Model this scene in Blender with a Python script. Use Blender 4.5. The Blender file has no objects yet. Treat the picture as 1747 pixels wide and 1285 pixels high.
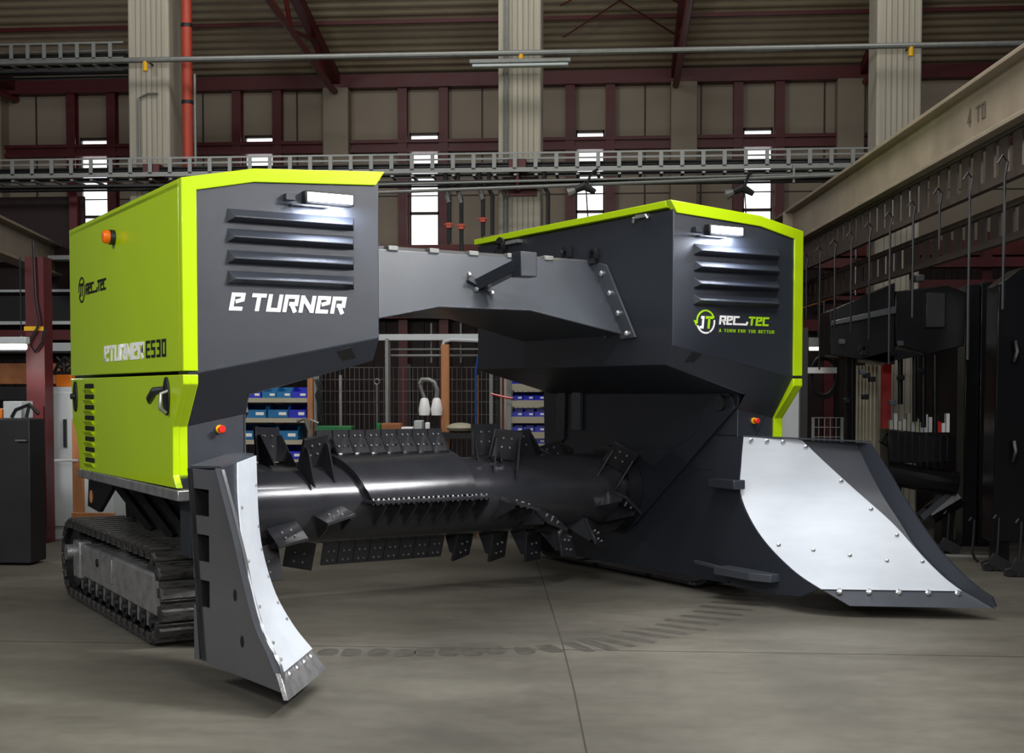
import bpy, bmesh, math, random
from mathutils import Vector, Matrix
random.seed(7)
R = math.radians
C = bpy.context.scene.collection
SC = bpy.context.scene

# ------------------------------------------------------------------ camera, sky, lamps, exposure
cam = bpy.data.cameras.new('camera'); cam_o = bpy.data.objects.new('camera', cam); C.objects.link(cam_o)
cam.sensor_width = 36; cam.lens = 2201.26/1747*36; cam.shift_y = 111/1747; cam.clip_end = 200
HY, PIT = 4.4, 2.239
cam_o.location = (0, 0, 1.6); cam_o.rotation_euler = (R(90-PIT), 0, R(HY))
SC.camera = cam_o
w = bpy.data.worlds.new('world'); SC.world = w; w.use_nodes = True
w.node_tree.nodes['Background'].inputs[0].default_value = (.80, .88, 1, 1)
w.node_tree.nodes['Background'].inputs[1].default_value = .07
def lamp(loc, tgt, sx, sy, power, col=(1, .985, .96), spread=180):
    l = bpy.data.lights.new('unseen_light', 'AREA'); l.shape = 'RECTANGLE'; l.size = sx; l.size_y = sy
    l.energy = power; l.color = col; l.spread = R(spread)
    o = bpy.data.objects.new('unseen_light', l); C.objects.link(o); o.location = loc
    o.rotation_euler = (Vector(tgt)-Vector(loc)).to_track_quat('-Z', 'Y').to_euler()
lamp((1.6, .2, 5.2), (-.2, 9.5, .8), 2.6, .5, 170)
lamp((-7, 3.5, 5.4), (-2.6, 9, 1.0), 2.5, .8, 290)
lamp((-.8, -1.0, 2.9), (-.6, 10, .9), 2.4, .4, 180)  # low fill lamp added behind the camera to light the tunnel
lamp((.2, 5.0, 6.2), (-.2, 7.2, 0), 3.2, .25, 130, spread=150)
lamp((4.6, 6.2, 5.6), (-2.2, 7.6, .7), 1.6, .5, 125, spread=70)  # lamp added on the right to whiten the left blade's liner
lamp((1.9, 6.6, 6.8), (1.7, 7.6, 0), 2.5, .4, 110, spread=110)  # overhead lamp added to brighten the lower part of the right liner
lamp((-.6, 10.4, 6.8), (-.6, 10.4, 0), 3, .4, 110, spread=120)
lamp((-3.2, 12.6, 7.4), (-3.2, 17.5, 3.5), 5, .6, 75)
lamp((2.5, 13, 7.4), (1.0, 18, 3.5), 4, .6, 38)
SC.view_settings.view_transform = 'Standard'; SC.view_settings.look = 'None'
SC.view_settings.exposure = 0; SC.view_settings.gamma = 1; SC.view_settings.use_curve_mapping = False

# ------------------------------------------------------------------ materials
def srgb(r, g, b): return tuple(((c/255)/12.92 if c/255 <= .04045 else ((c/255+.055)/1.055)**2.4) for c in (r, g, b))+(1,)
MATS = {}
def mat(name, col, rough=.5, metal=0, bump=0, bscale=200, var=0, vscale=3, coat=0, stretch=(1, 1, 1), emit=None, es=0, spec=.5):
    m = bpy.data.materials.new(name); m.use_nodes = True; nt = m.node_tree; N = nt.nodes; L = nt.links
    b = N['Principled BSDF']
    b.inputs['Base Color'].default_value = col; b.inputs['Roughness'].default_value = rough; b.inputs['Metallic'].default_value = metal
    b.inputs['Coat Weight'].default_value = coat; b.inputs['Coat Roughness'].default_value = .06
    b.inputs['Specular IOR Level'].default_value = spec
    tc = N.new('ShaderNodeTexCoord'); mp = N.new('ShaderNodeMapping'); mp.inputs['Scale'].default_value = stretch
    L.new(tc.outputs['Object'], mp.inputs['Vector'])
    if var:
        n = N.new('ShaderNodeTexNoise'); n.inputs['Scale'].default_value = vscale; n.inputs['Detail'].default_value = 7; n.inputs['Roughness'].default_value = .65
        L.new(mp.outputs[0], n.inputs['Vector'])
        r = N.new('ShaderNodeMapRange'); r.inputs[1].default_value = .3; r.inputs[2].default_value = .7; r.inputs[3].default_value = 1-var; r.inputs[4].default_value = 1+var
        L.new(n.outputs[0], r.inputs[0])
        x = N.new('ShaderNodeMix'); x.data_type = 'RGBA'; x.blend_type = 'MULTIPLY'; x.inputs[0].default_value = 1
        x.inputs[6].default_value = col; L.new(r.outputs[0], x.inputs[7]); L.new(x.outputs[2], b.inputs['Base Color'])
        r2 = N.new('ShaderNodeMapRange'); r2.inputs[1].default_value = .3; r2.inputs[2].default_value = .7; r2.inputs[3].default_value = max(.03, rough-.12*var*4*.5); r2.inputs[4].default_value = min(1, rough+.12*var*4*.5)
        L.new(n.outputs[0], r2.inputs[0]); L.new(r2.outputs[0], b.inputs['Roughness'])
    if bump:
        n2 = N.new('ShaderNodeTexNoise'); n2.inputs['Scale'].default_value = bscale; n2.inputs['Detail'].default_value = 3
        L.new(mp.outputs[0], n2.inputs['Vector'])
        bp = N.new('ShaderNodeBump'); bp.inputs['Strength'].default_value = bump; bp.inputs['Distance'].default_value = .01
        L.new(n2.outputs[0], bp.inputs['Height']); L.new(bp.outputs[0], b.inputs['Normal'])
    if emit:
        b.inputs['Emission Color'].default_value = emit; b.inputs['Emission Strength'].default_value = es
    MATS[name] = m; return m
LIME = mat('lime_paint', srgb(170, 202, 0), .30, 0, .03, 60, .03, 1.2, coat=.35)
ANTH = mat('anthracite_paint', srgb(42, 46, 54), .38, .15, .22, 420, .06, 2)
GREY = mat('grey_beam_paint', srgb(64, 68, 75), .34, .15, .08, 300, .08, 2.5)
BLACK = mat('black_gloss_paint', srgb(44, 45, 49), .25, .35, .16, 300, .12, 5)
DRUM = mat('drum_gloss_paint', srgb(56, 57, 62), .2, .35, .05, 260, .12, 5, coat=.3)
DARK = mat('dark_metal_and_shade', srgb(16, 16, 18), .6, .1)  # dark metal, also the painted shade in slots, holes and pockets
LINER = mat('blade_liner', srgb(182, 188, 196), .55, .12, 0, 1, .07, 2.2, stretch=(1, 1, 4))
PLATE = mat('grey_plate_steel', srgb(112, 113, 117), .16, .55, .02, 40, .06, 1.5)
STEEL = mat('worn_steel', srgb(160, 160, 162), .28, .65, .15, 120, .25, 8)
BRIGHT = mat('bright_zinc', srgb(215, 216, 220), .25, .9)
GALV = mat('galvanised_steel', srgb(132, 134, 132), .45, .5, 0, 1, .12, 12)
RUBBER = mat('track_rubber', srgb(34, 34, 36), .42, .2, .4, 90, .3, 9)
TRACKP = mat('track_pad_worn', srgb(66, 65, 64), .34, .5, .4, 90, .7, 7, stretch=(1, 6, 6))
WHITE = mat('white_vinyl', srgb(240, 240, 240), .4)
VBLACK = mat('black_vinyl', srgb(18, 22, 10), .4)
VLIME = mat('lime_vinyl', srgb(165, 214, 20), .4)
RED = mat('red_plastic', srgb(215, 40, 30), .3)
YEL = mat('yellow_plastic', srgb(235, 180, 20), .4)
ORANGE = mat('orange_lens', srgb(245, 110, 10), .2, coat=.5)
LAMPE = mat('lit_lamp_lens', srgb(230, 232, 255), .3, emit=(.86, .88, 1, 1), es=5)
TUBEE = mat('lit_tube', srgb(255, 240, 220), .3, emit=(1, .92, .82, 1), es=4)
WINE = mat('daylight_window_pane', srgb(240, 242, 248), .4, emit=(.93, .95, 1, 1), es=2.2)
CONC = mat('column_concrete', srgb(172, 166, 152), .85, 0, .25, 40, .14, 3, stretch=(7, 7, .25))
CSEAM = mat('column_seam', srgb(138, 132, 120), .9)
PANEL = mat('wall_panel', srgb(150, 138, 122), .8, 0, .1, 20, .06, 1)
LOWER = mat('lower_wall_cladding', srgb(34, 16, 16), .7, 0, 0, 1, .2, 3)
ROOF = mat('roof_sheet', srgb(168, 154, 130), .6, 0, 0, 1, .1, 2)
REDST = mat('red_steel', srgb(86, 20, 25), .5, 0, 0, 1, .2, 4)
REDP2 = mat('truss_tube_red', srgb(108, 40, 38), .5, 0, 0, 1, .15, 4)
NIGHT = mat('night_black_paint', srgb(13, 13, 16), .22, .1, .1, 200, .1, 4)
WIRE = mat('fence_wire', srgb(88, 84, 80), .5, .3)
TXT = mat('faded_lettering', srgb(92, 82, 70), .7)
REDP = mat('red_pipe', srgb(178, 66, 44), .5, 0, 0, 1, .1, 4)
BEIGE = mat('crane_beam_paint', srgb(132, 120, 104), .55, 0, 0, 1, .2, 2.5)
RUST = mat('rusty_end', srgb(150, 96, 58), .75, 0, .2, 50, .4, 5)
BROWN = mat('dark_brown_steel', srgb(58, 48, 42), .6, .2, 0, 1, .2, 5)
WOOD = mat('raw_wood', srgb(176, 118, 74), .7, 0, .1, 60, .2, 4, stretch=(6, 6, .5))
BINL = mat('light_blue_plastic', srgb(20, 110, 165), .4)
BIND = mat('deep_blue_plastic', srgb(32, 42, 190), .4)
SHELF = mat('shelf_paint', srgb(172, 166, 146), .6)
PALE = mat('pale_cabinet', srgb(188, 194, 196), .5, 0, 0, 1, .05, 3)
CHAR = mat('charcoal_enamel', srgb(24, 24, 27), .5, 0, 0, 1, .2, 3)
ORB = mat('orange_plastic', srgb(225, 120, 20), .5)
GRN = mat('green_plastic', srgb(30, 110, 60), .5)
BLUEH = mat('blue_hose', srgb(20, 70, 130), .4)
def floor_mat():
    m = bpy.data.materials.new('concrete_floor'); m.use_nodes = True; nt = m.node_tree; N = nt.nodes; L = nt.links
    b = N['Principled BSDF']; tc = N.new('ShaderNodeTexCoord')
    def noise(s, d, st=(1, 1, 1), ro=.6):
        mp = N.new('ShaderNodeMapping'); mp.inputs['Scale'].default_value = st; L.new(tc.outputs['Object'], mp.inputs[0])
        n = N.new('ShaderNodeTexNoise'); n.inputs['Scale'].default_value = s; n.inputs['Detail'].default_value = d; n.inputs['Roughness'].default_value = ro
        L.new(mp.outputs[0], n.inputs['Vector']); return n.outputs[0]
    a = noise(.55, 8, (1, 1.8, 1)); c2 = noise(9, 6); c3 = noise(.9, 10, (.8, 1.5, 1), .72)
    cr = N.new('ShaderNodeValToRGB'); L.new(a, cr.inputs[0]); e = cr.color_ramp.elements
    e[0].position = .33; e[0].color = srgb(80, 77, 70); e[1].position = .68; e[1].color = srgb(101, 98, 89)
    cr2 = N.new('ShaderNodeValToRGB'); L.new(c3, cr2.inputs[0]); e = cr2.color_ramp.elements
    e[0].position = .34; e[0].color = (.74, .73, .71, 1); e[1].position = .60; e[1].color = (1, 1, 1, 1)
    cr3 = N.new('ShaderNodeValToRGB'); L.new(c2, cr3.inputs[0]); e = cr3.color_ramp.elements
    e[0].position = .3; e[0].color = (.86, .86, .85, 1); e[1].position = .6; e[1].color = (1, 1, 1, 1)
    def mul(x, y):
        k = N.new('ShaderNodeMix'); k.data_type = 'RGBA'; k.blend_type = 'MULTIPLY'; k.inputs[0].default_value = 1
        L.new(x, k.inputs[6]); L.new(y, k.inputs[7]); return k.outputs[2]
    L.new(mul(mul(cr.outputs[0], cr2.outputs[0]), cr3.outputs[0]), b.inputs['Base Color'])
    mr = N.new('ShaderNodeMapRange'); mr.inputs[3].default_value = .42; mr.inputs[4].default_value = .75; L.new(c3, mr.inputs[0]); L.new(mr.outputs[0], b.inputs['Roughness'])
    bp = N.new('ShaderNodeBump'); bp.inputs['Strength'].default_value = .12; bp.inputs['Distance'].default_value = .01; L.new(c2, bp.inputs['Height']); L.new(bp.outputs[0], b.inputs['Normal'])
    return m
FLOOR = floor_mat()
MARK = mat('dark_track_stain', srgb(66, 63, 57), .6, 0, 0, 1, .3, 12)
JOINT = mat('floor_joint', srgb(52, 48, 43), .9)

# ------------------------------------------------------------------ mesh helpers
class MB:
    def __init__(s): s.v = []; s.f = []
    def add(s, vs, fs):
        o = len(s.v); s.v += [tuple(x) for x in vs]; s.f += [tuple(i+o for i in f) for f in fs]; return s
    def box(s, c, d, M=None):
        x, y, z = d[0]/2, d[1]/2, d[2]/2
        vs = [Vector(p) for p in ((-x,-y,-z),(x,-y,-z),(x,y,-z),(-x,y,-z),(-x,-y,z),(x,-y,z),(x,y,z),(-x,y,z))]
        if M: vs = [M @ p for p in vs]
        return s.add([p+Vector(c) for p in vs], [(0,3,2,1),(4,5,6,7),(0,1,5,4),(1,2,6,5),(2,3,7,6),(3,0,4,7)])
    def bb(s, a, b): # box by two corners
        return s.box([(a[i]+b[i])/2 for i in range(3)], [abs(a[i]-b[i]) for i in range(3)])
    def slab(s, poly, ext): # polygon in 3D extruded by a vector
        n = len(poly); e = Vector(ext); vs = [Vector(p) for p in poly]; vs += [p+e for p in vs]
        return s.add(vs, [tuple(range(n))[::-1], tuple(range(n, 2*n))]+[(i, (i+1) % n, n+(i+1) % n, n+i) for i in range(n)])
    def tube(s, pts, r, n=10, caps=True):
        pts = [Vector(p) for p in pts]; rings = []; up = None
        for i, p in enumerate(pts):
            t = (pts[min(i+1, len(pts)-1)]-pts[max(i-1, 0)]).normalized()
            if up is None: up = Vector((0, 0, 1)) if abs(t.z) < .9 else Vector((1, 0, 0))
            a = t.cross(up).normalized(); b = a.cross(t).normalized(); up = b
            rr = r[i] if isinstance(r, (list, tuple)) else r
            rings.append([p+(a*math.cos(2*math.pi*k/n)+b*math.sin(2*math.pi*k/n))*rr for k in range(n)])
        vs = [q for g in rings for q in g]; fs = []
        for i in range(len(pts)-1):
            for k in range(n): fs.append((i*n+k, i*n+(k+1) % n, (i+1)*n+(k+1) % n, (i+1)*n+k))
        if caps: fs.append(tuple(range(n))[::-1]); fs.append(tuple(range((len(pts)-1)*n, len(pts)*n)))
        return s.add(vs, fs)
    def bar(s, a, b, w, h, up=(0, 0, 1)): # rectangular bar from a to b
        a = Vector(a); b = Vector(b); t = (b-a).normalized(); u = Vector(up)
        if abs(t.dot(u)) > .98: u = Vector((0, 1, 0))
        x = t.cross(u).normalized(); y = x.cross(t).normalized()
        q = [x*w/2+y*h/2, -x*w/2+y*h/2, -x*w/2-y*h/2, x*w/2-y*h/2]
        return s.slab([a+k for k in q], b-a)
    def ball(s, c, r, n=10, sz=1):
        c = Vector(c); vs = []; fs = []; m = n//2
        for i in range(m+1):
            for k in range(n):
                t = math.pi*i/m; p = 2*math.pi*k/n; vs.append(c+Vector((math.sin(t)*math.cos(p), math.sin(t)*math.sin(p), math.cos(t)*sz))*r)
        for i in range(m):
            for k in range(n): fs.append((i*n+k, (i+1)*n+k, (i+1)*n+(k+1) % n, i*n+(k+1) % n))
        return s.add(vs, fs)
    def ruled(s, P, Q, off): # closed sheet between two curves, thickened by vector off
        n = len(P); vs = [Vector(p) for p in P]+[Vector(p) for p in Q]; e = Vector(off); vs += [p+e for p in vs]; fs = []
        for i in range(n-1):
            fs.append((i, i+1, n+i+1, n+i)); fs.append((2*n+i, 3*n+i, 3*n+i+1, 2*n+i+1))
            fs.append((i, 2*n+i, 2*n+i+1, i+1)); fs.append((n+i, n+i+1, 3*n+i+1, 3*n+i))
        fs.append((0, n, 3*n, 2*n)); fs.append((n-1, 3*n-1, 4*n-1, 2*n-1))
        return s.add(vs, fs)
    def build(s, name, m, parent=None, bevel=0, smooth=True, label=None):
        me = bpy.data.meshes.new(name); me.from_pydata(s.v, [], s.f)
        bm = bmesh.new(); bm.from_mesh(me); bmesh.ops.remove_doubles(bm, verts=bm.verts, dist=1e-5); bmesh.ops.recalc_face_normals(bm, faces=bm.faces); bm.to_mesh(me); bm.free()
        for mm in (m if isinstance(m, (list, tuple)) else [m]): me.materials.append(mm)
        if smooth:
            me.polygons.foreach_set('use_smooth', [True]*len(me.polygons)); me.set_sharp_from_angle(angle=R(32))
        o = bpy.data.objects.new(name, me); C.objects.link(o)
        if parent: o.parent = parent
        if bevel:
            b = o.modifiers.new('bevel', 'BEVEL'); b.width = bevel; b.segments = 2; b.limit_method = 'ANGLE'; b.angle_limit = R(35); b.harden_normals = False
        if label: o['label'] = label
        return o
def rotm(ax, deg): return Matrix.Rotation(R(deg), 3, ax)
def tag(o, label, cat, group=None):
    o['label'] = label; o['category'] = cat
    if group: o['group'] = group
    return o
def thing(name, label, cat, loc=(0, 0, 0), rz=0, group=None):
    o = bpy.data.objects.new(name, None); C.objects.link(o); o.location = loc; o.rotation_euler = (0, 0, rz); o.empty_display_size = .2
    return tag(o, label, cat, group)
def struct(o): o['kind'] = 'structure'; return o
def copy(o, parent=None):
    c = o.copy(); C.objects.link(c)
    if parent: c.parent = parent
    for k in list(o.children): copy(k, c)
    return c
def at(x, y, Y): # the place on the hall's cross plane at distance Y that is seen at a photo pixel
    d0, d2 = (x-873.5)/2201.26, -(y-753.5)/2201.26; b = R(PIT); c, s = math.cos(b), math.sin(b)
    dx, dy, dz = d0, c+d2*s, d2*c-s; a = R(HY)
    X, Yy = dx*math.cos(a)-dy*math.sin(a), dx*math.sin(a)+dy*math.cos(a); t = Y/Yy
    return Vector((t*X, Y, 1.6+t*dz))

# ------------------------------------------------------------------ lettering by strokes
G = {'T': (.8, [[(0,.9),(.8,.9)],[(.4,.9),(.4,0)]]), 'U': (.8, [[(.1,1),(.1,.1),(.7,.1),(.7,1)]]),
 'R': (.8, [[(.1,0),(.1,.9),(.7,.9),(.7,.48),(.3,.48)],[(.42,.5),(.72,0)]]), 'N': (.85, [[(.1,0),(.1,1)],[(.1,.92),(.75,.08)],[(.75,0),(.75,1)]]),
 'e': (.75, [[(.72,.1),(.1,.1),(.1,.9),(.65,.9),(.65,.62),(.28,.5)]]), 'C': (.75, [[(.75,.9),(.1,.9),(.1,.1),(.75,.1)]]),
 'E': (.65, [[(.65,.9),(.1,.9),(.1,.1),(.65,.1)],[(.1,.5),(.58,.5)]]), '5': (.65, [[(.62,.9),(.1,.9),(.1,.52),(.55,.52),(.55,.1),(.05,.1)]]),
 '3': (.65, [[(.05,.9),(.55,.9),(.55,.1),(.05,.1)],[(.55,.5),(.18,.5)]]), '0': (.65, [[(.35,.9),(.1,.9),(.1,.1),(.55,.1),(.55,.9),(.34,.9)]]),
 'O': (.65, [[(.35,.9),(.1,.9),(.1,.1),(.55,.1),(.55,.9),(.34,.9)]]), '4': (.65, [[(.45,0),(.45,.95),(.08,.35),(.65,.35)]]),
 'A': (.8, [[(.05,0),(.4,.95),(.75,0)],[(.2,.32),(.6,.32)]]), 'B': (.7, [[(.4,.5),(.1,.5),(.1,.9),(.55,.9),(.55,.1),(.1,.1),(.1,.5)],[(.1,.5),(.55,.5)]]),
 'F': (.62, [[(.62,.9),(.1,.9),(.1,0)],[(.1,.5),(.5,.5)]]), 'H': (.75, [[(.1,0),(.1,1)],[(.65,0),(.65,1)],[(.1,.5),(.65,.5)]]), ' ': (.4, []),
 'J': (.5, [[(.0,.1),(.35,.1),(.35,.9),(.1,.9)]]), '_': (.95, [[(-.4,.1),(.88,.1),(1.0,.4)]])}
def stroke(mb, pts, t, mp, n):
    m = len(pts); L = []; Rr = []; h = t/2
    for i in range(m):
        p = Vector(pts[i]).to_2d() if False else Vector((pts[i][0], pts[i][1]))
        d1 = (Vector(pts[i])-Vector(pts[i-1])).normalized() if i else None
        d2 = (Vector(pts[i+1])-Vector(pts[i])).normalized() if i < m-1 else None
        if d1 is None: nn = Vector((-d2.y, d2.x)); k = 1
        elif d2 is None: nn = Vector((-d1.y, d1.x)); k = 1
        else:
            n1 = Vector((-d1.y, d1.x)); n2 = Vector((-d2.y, d2.x)); nn = (n1+n2).normalized(); k = min(1/max(nn.dot(n1), .3), 2.2)
        L.append(p+nn*h*k); Rr.append(p-nn*h*k)
    for i in range(m-1):
        mb.slab([mp(q) for q in (L[i], L[i+1], Rr[i+1], Rr[i])], n)
def text(mb, s, o, xd, yd, n, h, wf=1, t=.2, slant=.18, gap=.16):
    o, xd, yd = Vector(o), Vector(xd).normalized(), Vector(yd).normalized(); n = Vector(n)*.004; x = 0
    for ch in s:
        wd, st = G[ch]
        for k in st:
            stroke(mb, k, t, lambda q, x=x: o+xd*((q[0]+x+slant*q[1]/max(wf, .01)*1)*h*wf)+yd*(q[1]*h), n)
        x += wd+gap
    return x*h*wf

# ================================================================== THE HALL
WY = 20.0
f = MB().bb((-16, -8, -.1), (16, WY+.2, 0)).build('floor', FLOOR); struct(f)
# floor joints and the dark print trail of a track
j = MB()
def strip(a, b, w_, z=.0015):
    a = Vector((a[0], a[1], z)); b = Vector((b[0], b[1], z)); d = (b-a).normalized(); nn = Vector((-d.y, d.x, 0))*w_/2
    j.add([a+nn, b+nn, b-nn, a-nn], [(0, 1, 2, 3)])
pp = [(-.02, 4.2), (-.105, 5.658), (-.19, 6.8), (-.302, 8.093), (-.45, 9.6), (-.58, 10.9), (-.8, 13)]
for i in range(len(pp)-1): strip(pp[i], pp[i+1], .009)
pa, pb = (-14, 7.93), (14, 7.93)
strip(pa, pb, .007)
j.build('floor_joints', JOINT, f)
mk = MB()
trail = [(560,1113),(600,1113),(645,1113),(690,1114),(725,1113),(765,1113),(805,1112),(845,1110),(895,1110),(938,1107),(985,1103),(1018,1100),(1050,1096),(1080,1090),(1108,1083),(1135,1077),(1160,1070),(1182,1062),(1203,1054),(1222,1046),(1240,1038),(1256,1030),(1268,1023),(1277,1017)]
def fl(x, y): # floor point
    d0, d2 = (x-873.5)/2201.26, -(y-753.5)/2201.26; b = R(PIT); c, s = math.cos(b), math.sin(b); a = R(HY)
    dx, dy, dz = d0, c+d2*s, d2*c-s; t = -1.6/dz
    return Vector((t*(dx*math.cos(a)-dy*math.sin(a)), t*(dx*math.sin(a)+dy*math.cos(a)), 0))
tp = [fl(*q) for q in trail]
for i, p in enumerate(tp):
    d = (tp[min(i+1, len(tp)-1)]-tp[max(i-1, 0)]).normalized(); nn = Vector((-d.y, d.x, 0))
    lw = .21 if i < 10 else .36; tw = .17 if i < 10 else .12; k = 10; vs = []
    for q in range(k):
        an = 2*math.pi*q/k+.3; ca, sa = math.cos(an), math.sin(an)
        rr = 1/max(abs(ca), abs(sa))*.62*random.uniform(.82, 1.08)
        vs.append(p+d*tw*.5*ca*rr*1.3+nn*lw*ca*0+nn*lw*sa*rr*.9+Vector((0, 0, .001)))
    mk.add(vs, [tuple(range(k))])
mk.build('track_prints', MARK, f)
# back wall: pale panels over dark cladding, daylight slots left open
WX = [(-8.389, -7.92), (-5.734, -5.276), (-3.13, -2.674), (-.55, -.119), (1.988, 2.428)]
wl = MB(); xs = [-14]+[q for p in WX for q in p]+[14]
for i in range(0, len(xs), 2): wl.bb((xs[i], WY, 3.75), (xs[i+1], WY+.2, 6.5))
for a, b in WX: wl.bb((a, WY, 5.60), (b, WY+.2, 6.5))
wl.build('wall_back', PANEL); struct(bpy.data.objects['wall_back'])
lw = MB().bb((-14, WY, 0), (14, WY+.2, 3.75)); 
for i in range(140): lw.bb((-14+i*.2, WY-.03, .1), (-14+i*.2+.09, WY, 3.7))
lw.build('lower_cladding', LOWER, bpy.data.objects['wall_back'])
sm = MB()
for x in [-9.1, -7.0, -6.4, -4.9, -2.0, -1.3, .5, 1.35, 3.2, 4.1]:
    sm.bb((x-.012, WY-.012, 3.8), (x+.012, WY, 6.4))
sm.bb((-14, WY-.008, 4.62), (14, WY, 4.64)); sm.build('panel_seams', BROWN, bpy.data.objects['wall_back'])
for i, (a, b) in enumerate(WX):
    wn = MB().bb((a+.01, WY+.06, 3.80), (b-.01, WY+.09, 5.60)).build('window_%d' % (i+1), WINE); struct(wn)
    fr = MB()
    for z in (3.84, 4.36, 4.92, 5.58): fr.bb((a, WY-.01, z-.022), (b, WY+.06, z+.022))
    fr.bb((a, WY-.01, 3.8), (a+.02, WY+.06, 5.6)); fr.bb((b-.02, WY-.01, 3.8), (b, WY+.06, 5.6))
    fr.build('window_frame', BROWN, wn)
t1 = MB().bb((-14, WY-.22, 6.26), (14, WY, 6.46)).build('trim_1', REDST); struct(t1)
t2 = MB().bb((-14, WY-.18, 5.28), (14, WY-.03, 5.34)); t2.bb((-14, WY-.12, 5.34), (14, WY-.06, 5.42)); t2.bb((-14, WY-.18, 5.42), (14, WY-.03, 5.47)); struct(t2.build('trim_2', REDST))
for k, (z0, z1) in enumerate([(3.62, 3.84), (2.72, 2.9), (3.1, 3.2)]):
    struct(MB().bb((-14, WY-.3, z0), (14, WY-.04, z1)).build('trim_%d' % (k+3), REDP2))
ordn = ['first', 'second', 'third', 'fourth', 'fifth']
for i, (a, b) in enumerate(WX):
    for sd, x in (('left', a-.09), ('right', b+.09)):
        p = MB().bb((x-.07, WY-.16, .0), (x+.07, WY-.14, 6.26)); p.bb((x-.01, WY-.14, 0), (x+.01, WY-.02, 6.26)); p.bb((x-.07, WY-.02, 0), (x+.07, WY, 6.26))
        tag(p.build('steel_wall_post', REDST), 'dark red steel wall post %s of the %s bright window from the left' % (sd, ordn[i]), 'post', 'red steel posts beside the windows')
for x, lb in ((-9.75, 'pale pilaster at the far left end of the back wall'), (-4.24, 'pale wall pilaster between the second and third bright windows'), (1.08, 'pale wall pilaster left of the fifth bright window'), (3.55, 'pale wall pilaster right of the fifth bright window')):
    tag(MB().bb((x-.2, WY-.28, 3.84), (x+.2, WY, 6.26)).build('wall_pilaster', PANEL, bevel=.02), lb, 'pilaster', 'pale pilasters on the back wall')
# roof of ribbed sheet
SL = .2
def rz(Y): return 6.46+SL*(WY-Y)
prof = []; y = WY+.2; k = 0
while y > 6.2:
    up = .022*(k % 4 in (1, 2)); prof.append((y, rz(y)+up)); y -= .055; k += 1
n = len(prof); vs = [(-14, a, b) for a, b in prof]+[(14, a, b) for a, b in prof]+[(-14, a, b+.1) for a, b in prof]+[(14, a, b+.1) for a, b in prof]; fs = []
for i in range(n-1): fs += [(i, i+1, n+i+1, n+i), (2*n+i, 3*n+i, 3*n+i+1, 2*n+i+1)]
struct(MB().add(vs, fs).build('ceiling', ROOF, smooth=False))
for Y, lb in ((18.2, 'thin dark red roof purlin nearest to the back wall'), (16.4, 'thin dark red roof purlin nearest to the camera')):
    tag(MB().bb((-14, Y-.02, rz(Y)-.05), (14, Y+.02, rz(Y)+.004)).build('roof_purlin', REDST), lb, 'purlin', 'roof purlins')
for x, lb in ((-9.4, 'red roof truss at the left edge of the photo'), (-4.24, 'red roof truss between the red downpipe and the centre column'), (.95, 'red roof truss between the centre and right columns'), (3.75, 'red roof truss seen just behind the right column')):
    t = thing('roof_truss', lb, 'truss', (x, WY, 6.26), group='red roof trusses')
    MB().bar((0, -.02, .10), (0, -9, .10+SL*9-.02), .13, .16).build('top_chord', REDST, t)
    MB().tube([(0, -.05, -.05), (0, -.5, -.08), (0, -9, .55)], .05, 8).build('bottom_chord', REDP2, t)
    zb = lambda y: -.08+(-y-.5)*.0741
    for q in range(4):
        y0 = -1.0-q*2.0; zt = .06+SL*-y0
        MB().tube([(0, y0, zb(y0)), (0, y0-.55, zt+SL*.55)], .032, 8).build('web_bar', REDST, t)
        MB().tube([(0, y0-2.0, zb(y0-2)), (0, y0-.55, zt+SL*.55)], .032, 8).build('web_bar', REDST, t)
# crossed wind bracing
br = MB()
for k in range(2): br.tube([(-.7, 18.6-k*.9, rz(18.6-k*.9)-.1), (.9, 16.6-k*.5, rz(16.6-k*.5)-.1)], .011, 6); br.tube([(.9, 18.6-k*.9, rz(18.6-k*.9)-.1), (-.7, 16.6-k*.5, rz(16.6-k*.5)-.1)], .011, 6)
tag(br.build('wind_bracing', REDST), 'thin crossed brown bracing rods under the roof right of the centre column', 'bracing')

# concrete columns
def column(x0, x1, lb):
    t = thing('concrete_column', lb, 'column', ((x0+x1)/2, 15.25, 0), group='concrete hall columns'); w2 = (x1-x0)/2
    MB().bb((-w2, -.25, 0), (w2, .25, rz(15.25)-.05)).build('shaft', CONC, t, bevel=.025)
    r = MB()
    for k in (-.6, -.35, -.1, .15, .4, .65): r.bb((k*w2-.006, -.253, 0), (k*w2+.006, -.249, 7.2))
    r.build('casting_seams', CSEAM, t)
    return t
cl = column(-5.704, -5.207, 'pale concrete column beside the red downpipe on the left')
cc = column(-1.314, -.818, 'pale concrete column in the middle of the photo')
crr = column(2.979, 3.479, 'pale concrete column on the right behind the crane beam')
MB().tube([(-.11, -.28, 4.2), (-.11, -.28, 5.05), (-.0, -.28, 5.1), (.12, -.28, 5.1)], .014, 6).build('conduit', GALV, cl)
MB().tube([(-.14, -.28, 3.0), (-.14, -.28, 7.1)], .014, 6).build('conduit', GALV, cc); MB().tube([(-.18, -.28, 3.0), (-.18, -.28, 7.1)], .012, 6).build('conduit', GALV, cc)
bk = MB().bb((-.2, -.27, 3.85), (.2, -.25, 4.12)); bk.bb((-.1, -.62, 4.08), (.1, -.25, 4.22)); bk.bb((-.02, -.6, 3.9), (.02, -.27, 4.1)); bk.build('tray_bracket', REDST, cc, bevel=.006)
bk = MB().bb((.0, -.27, 3.85), (.3, -.25, 4.12)); bk.bb((.05, -.62, 4.08), (.25, -.25, 4.22)); bk.build('tray_bracket', REDST, cl, bevel=.006)
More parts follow.
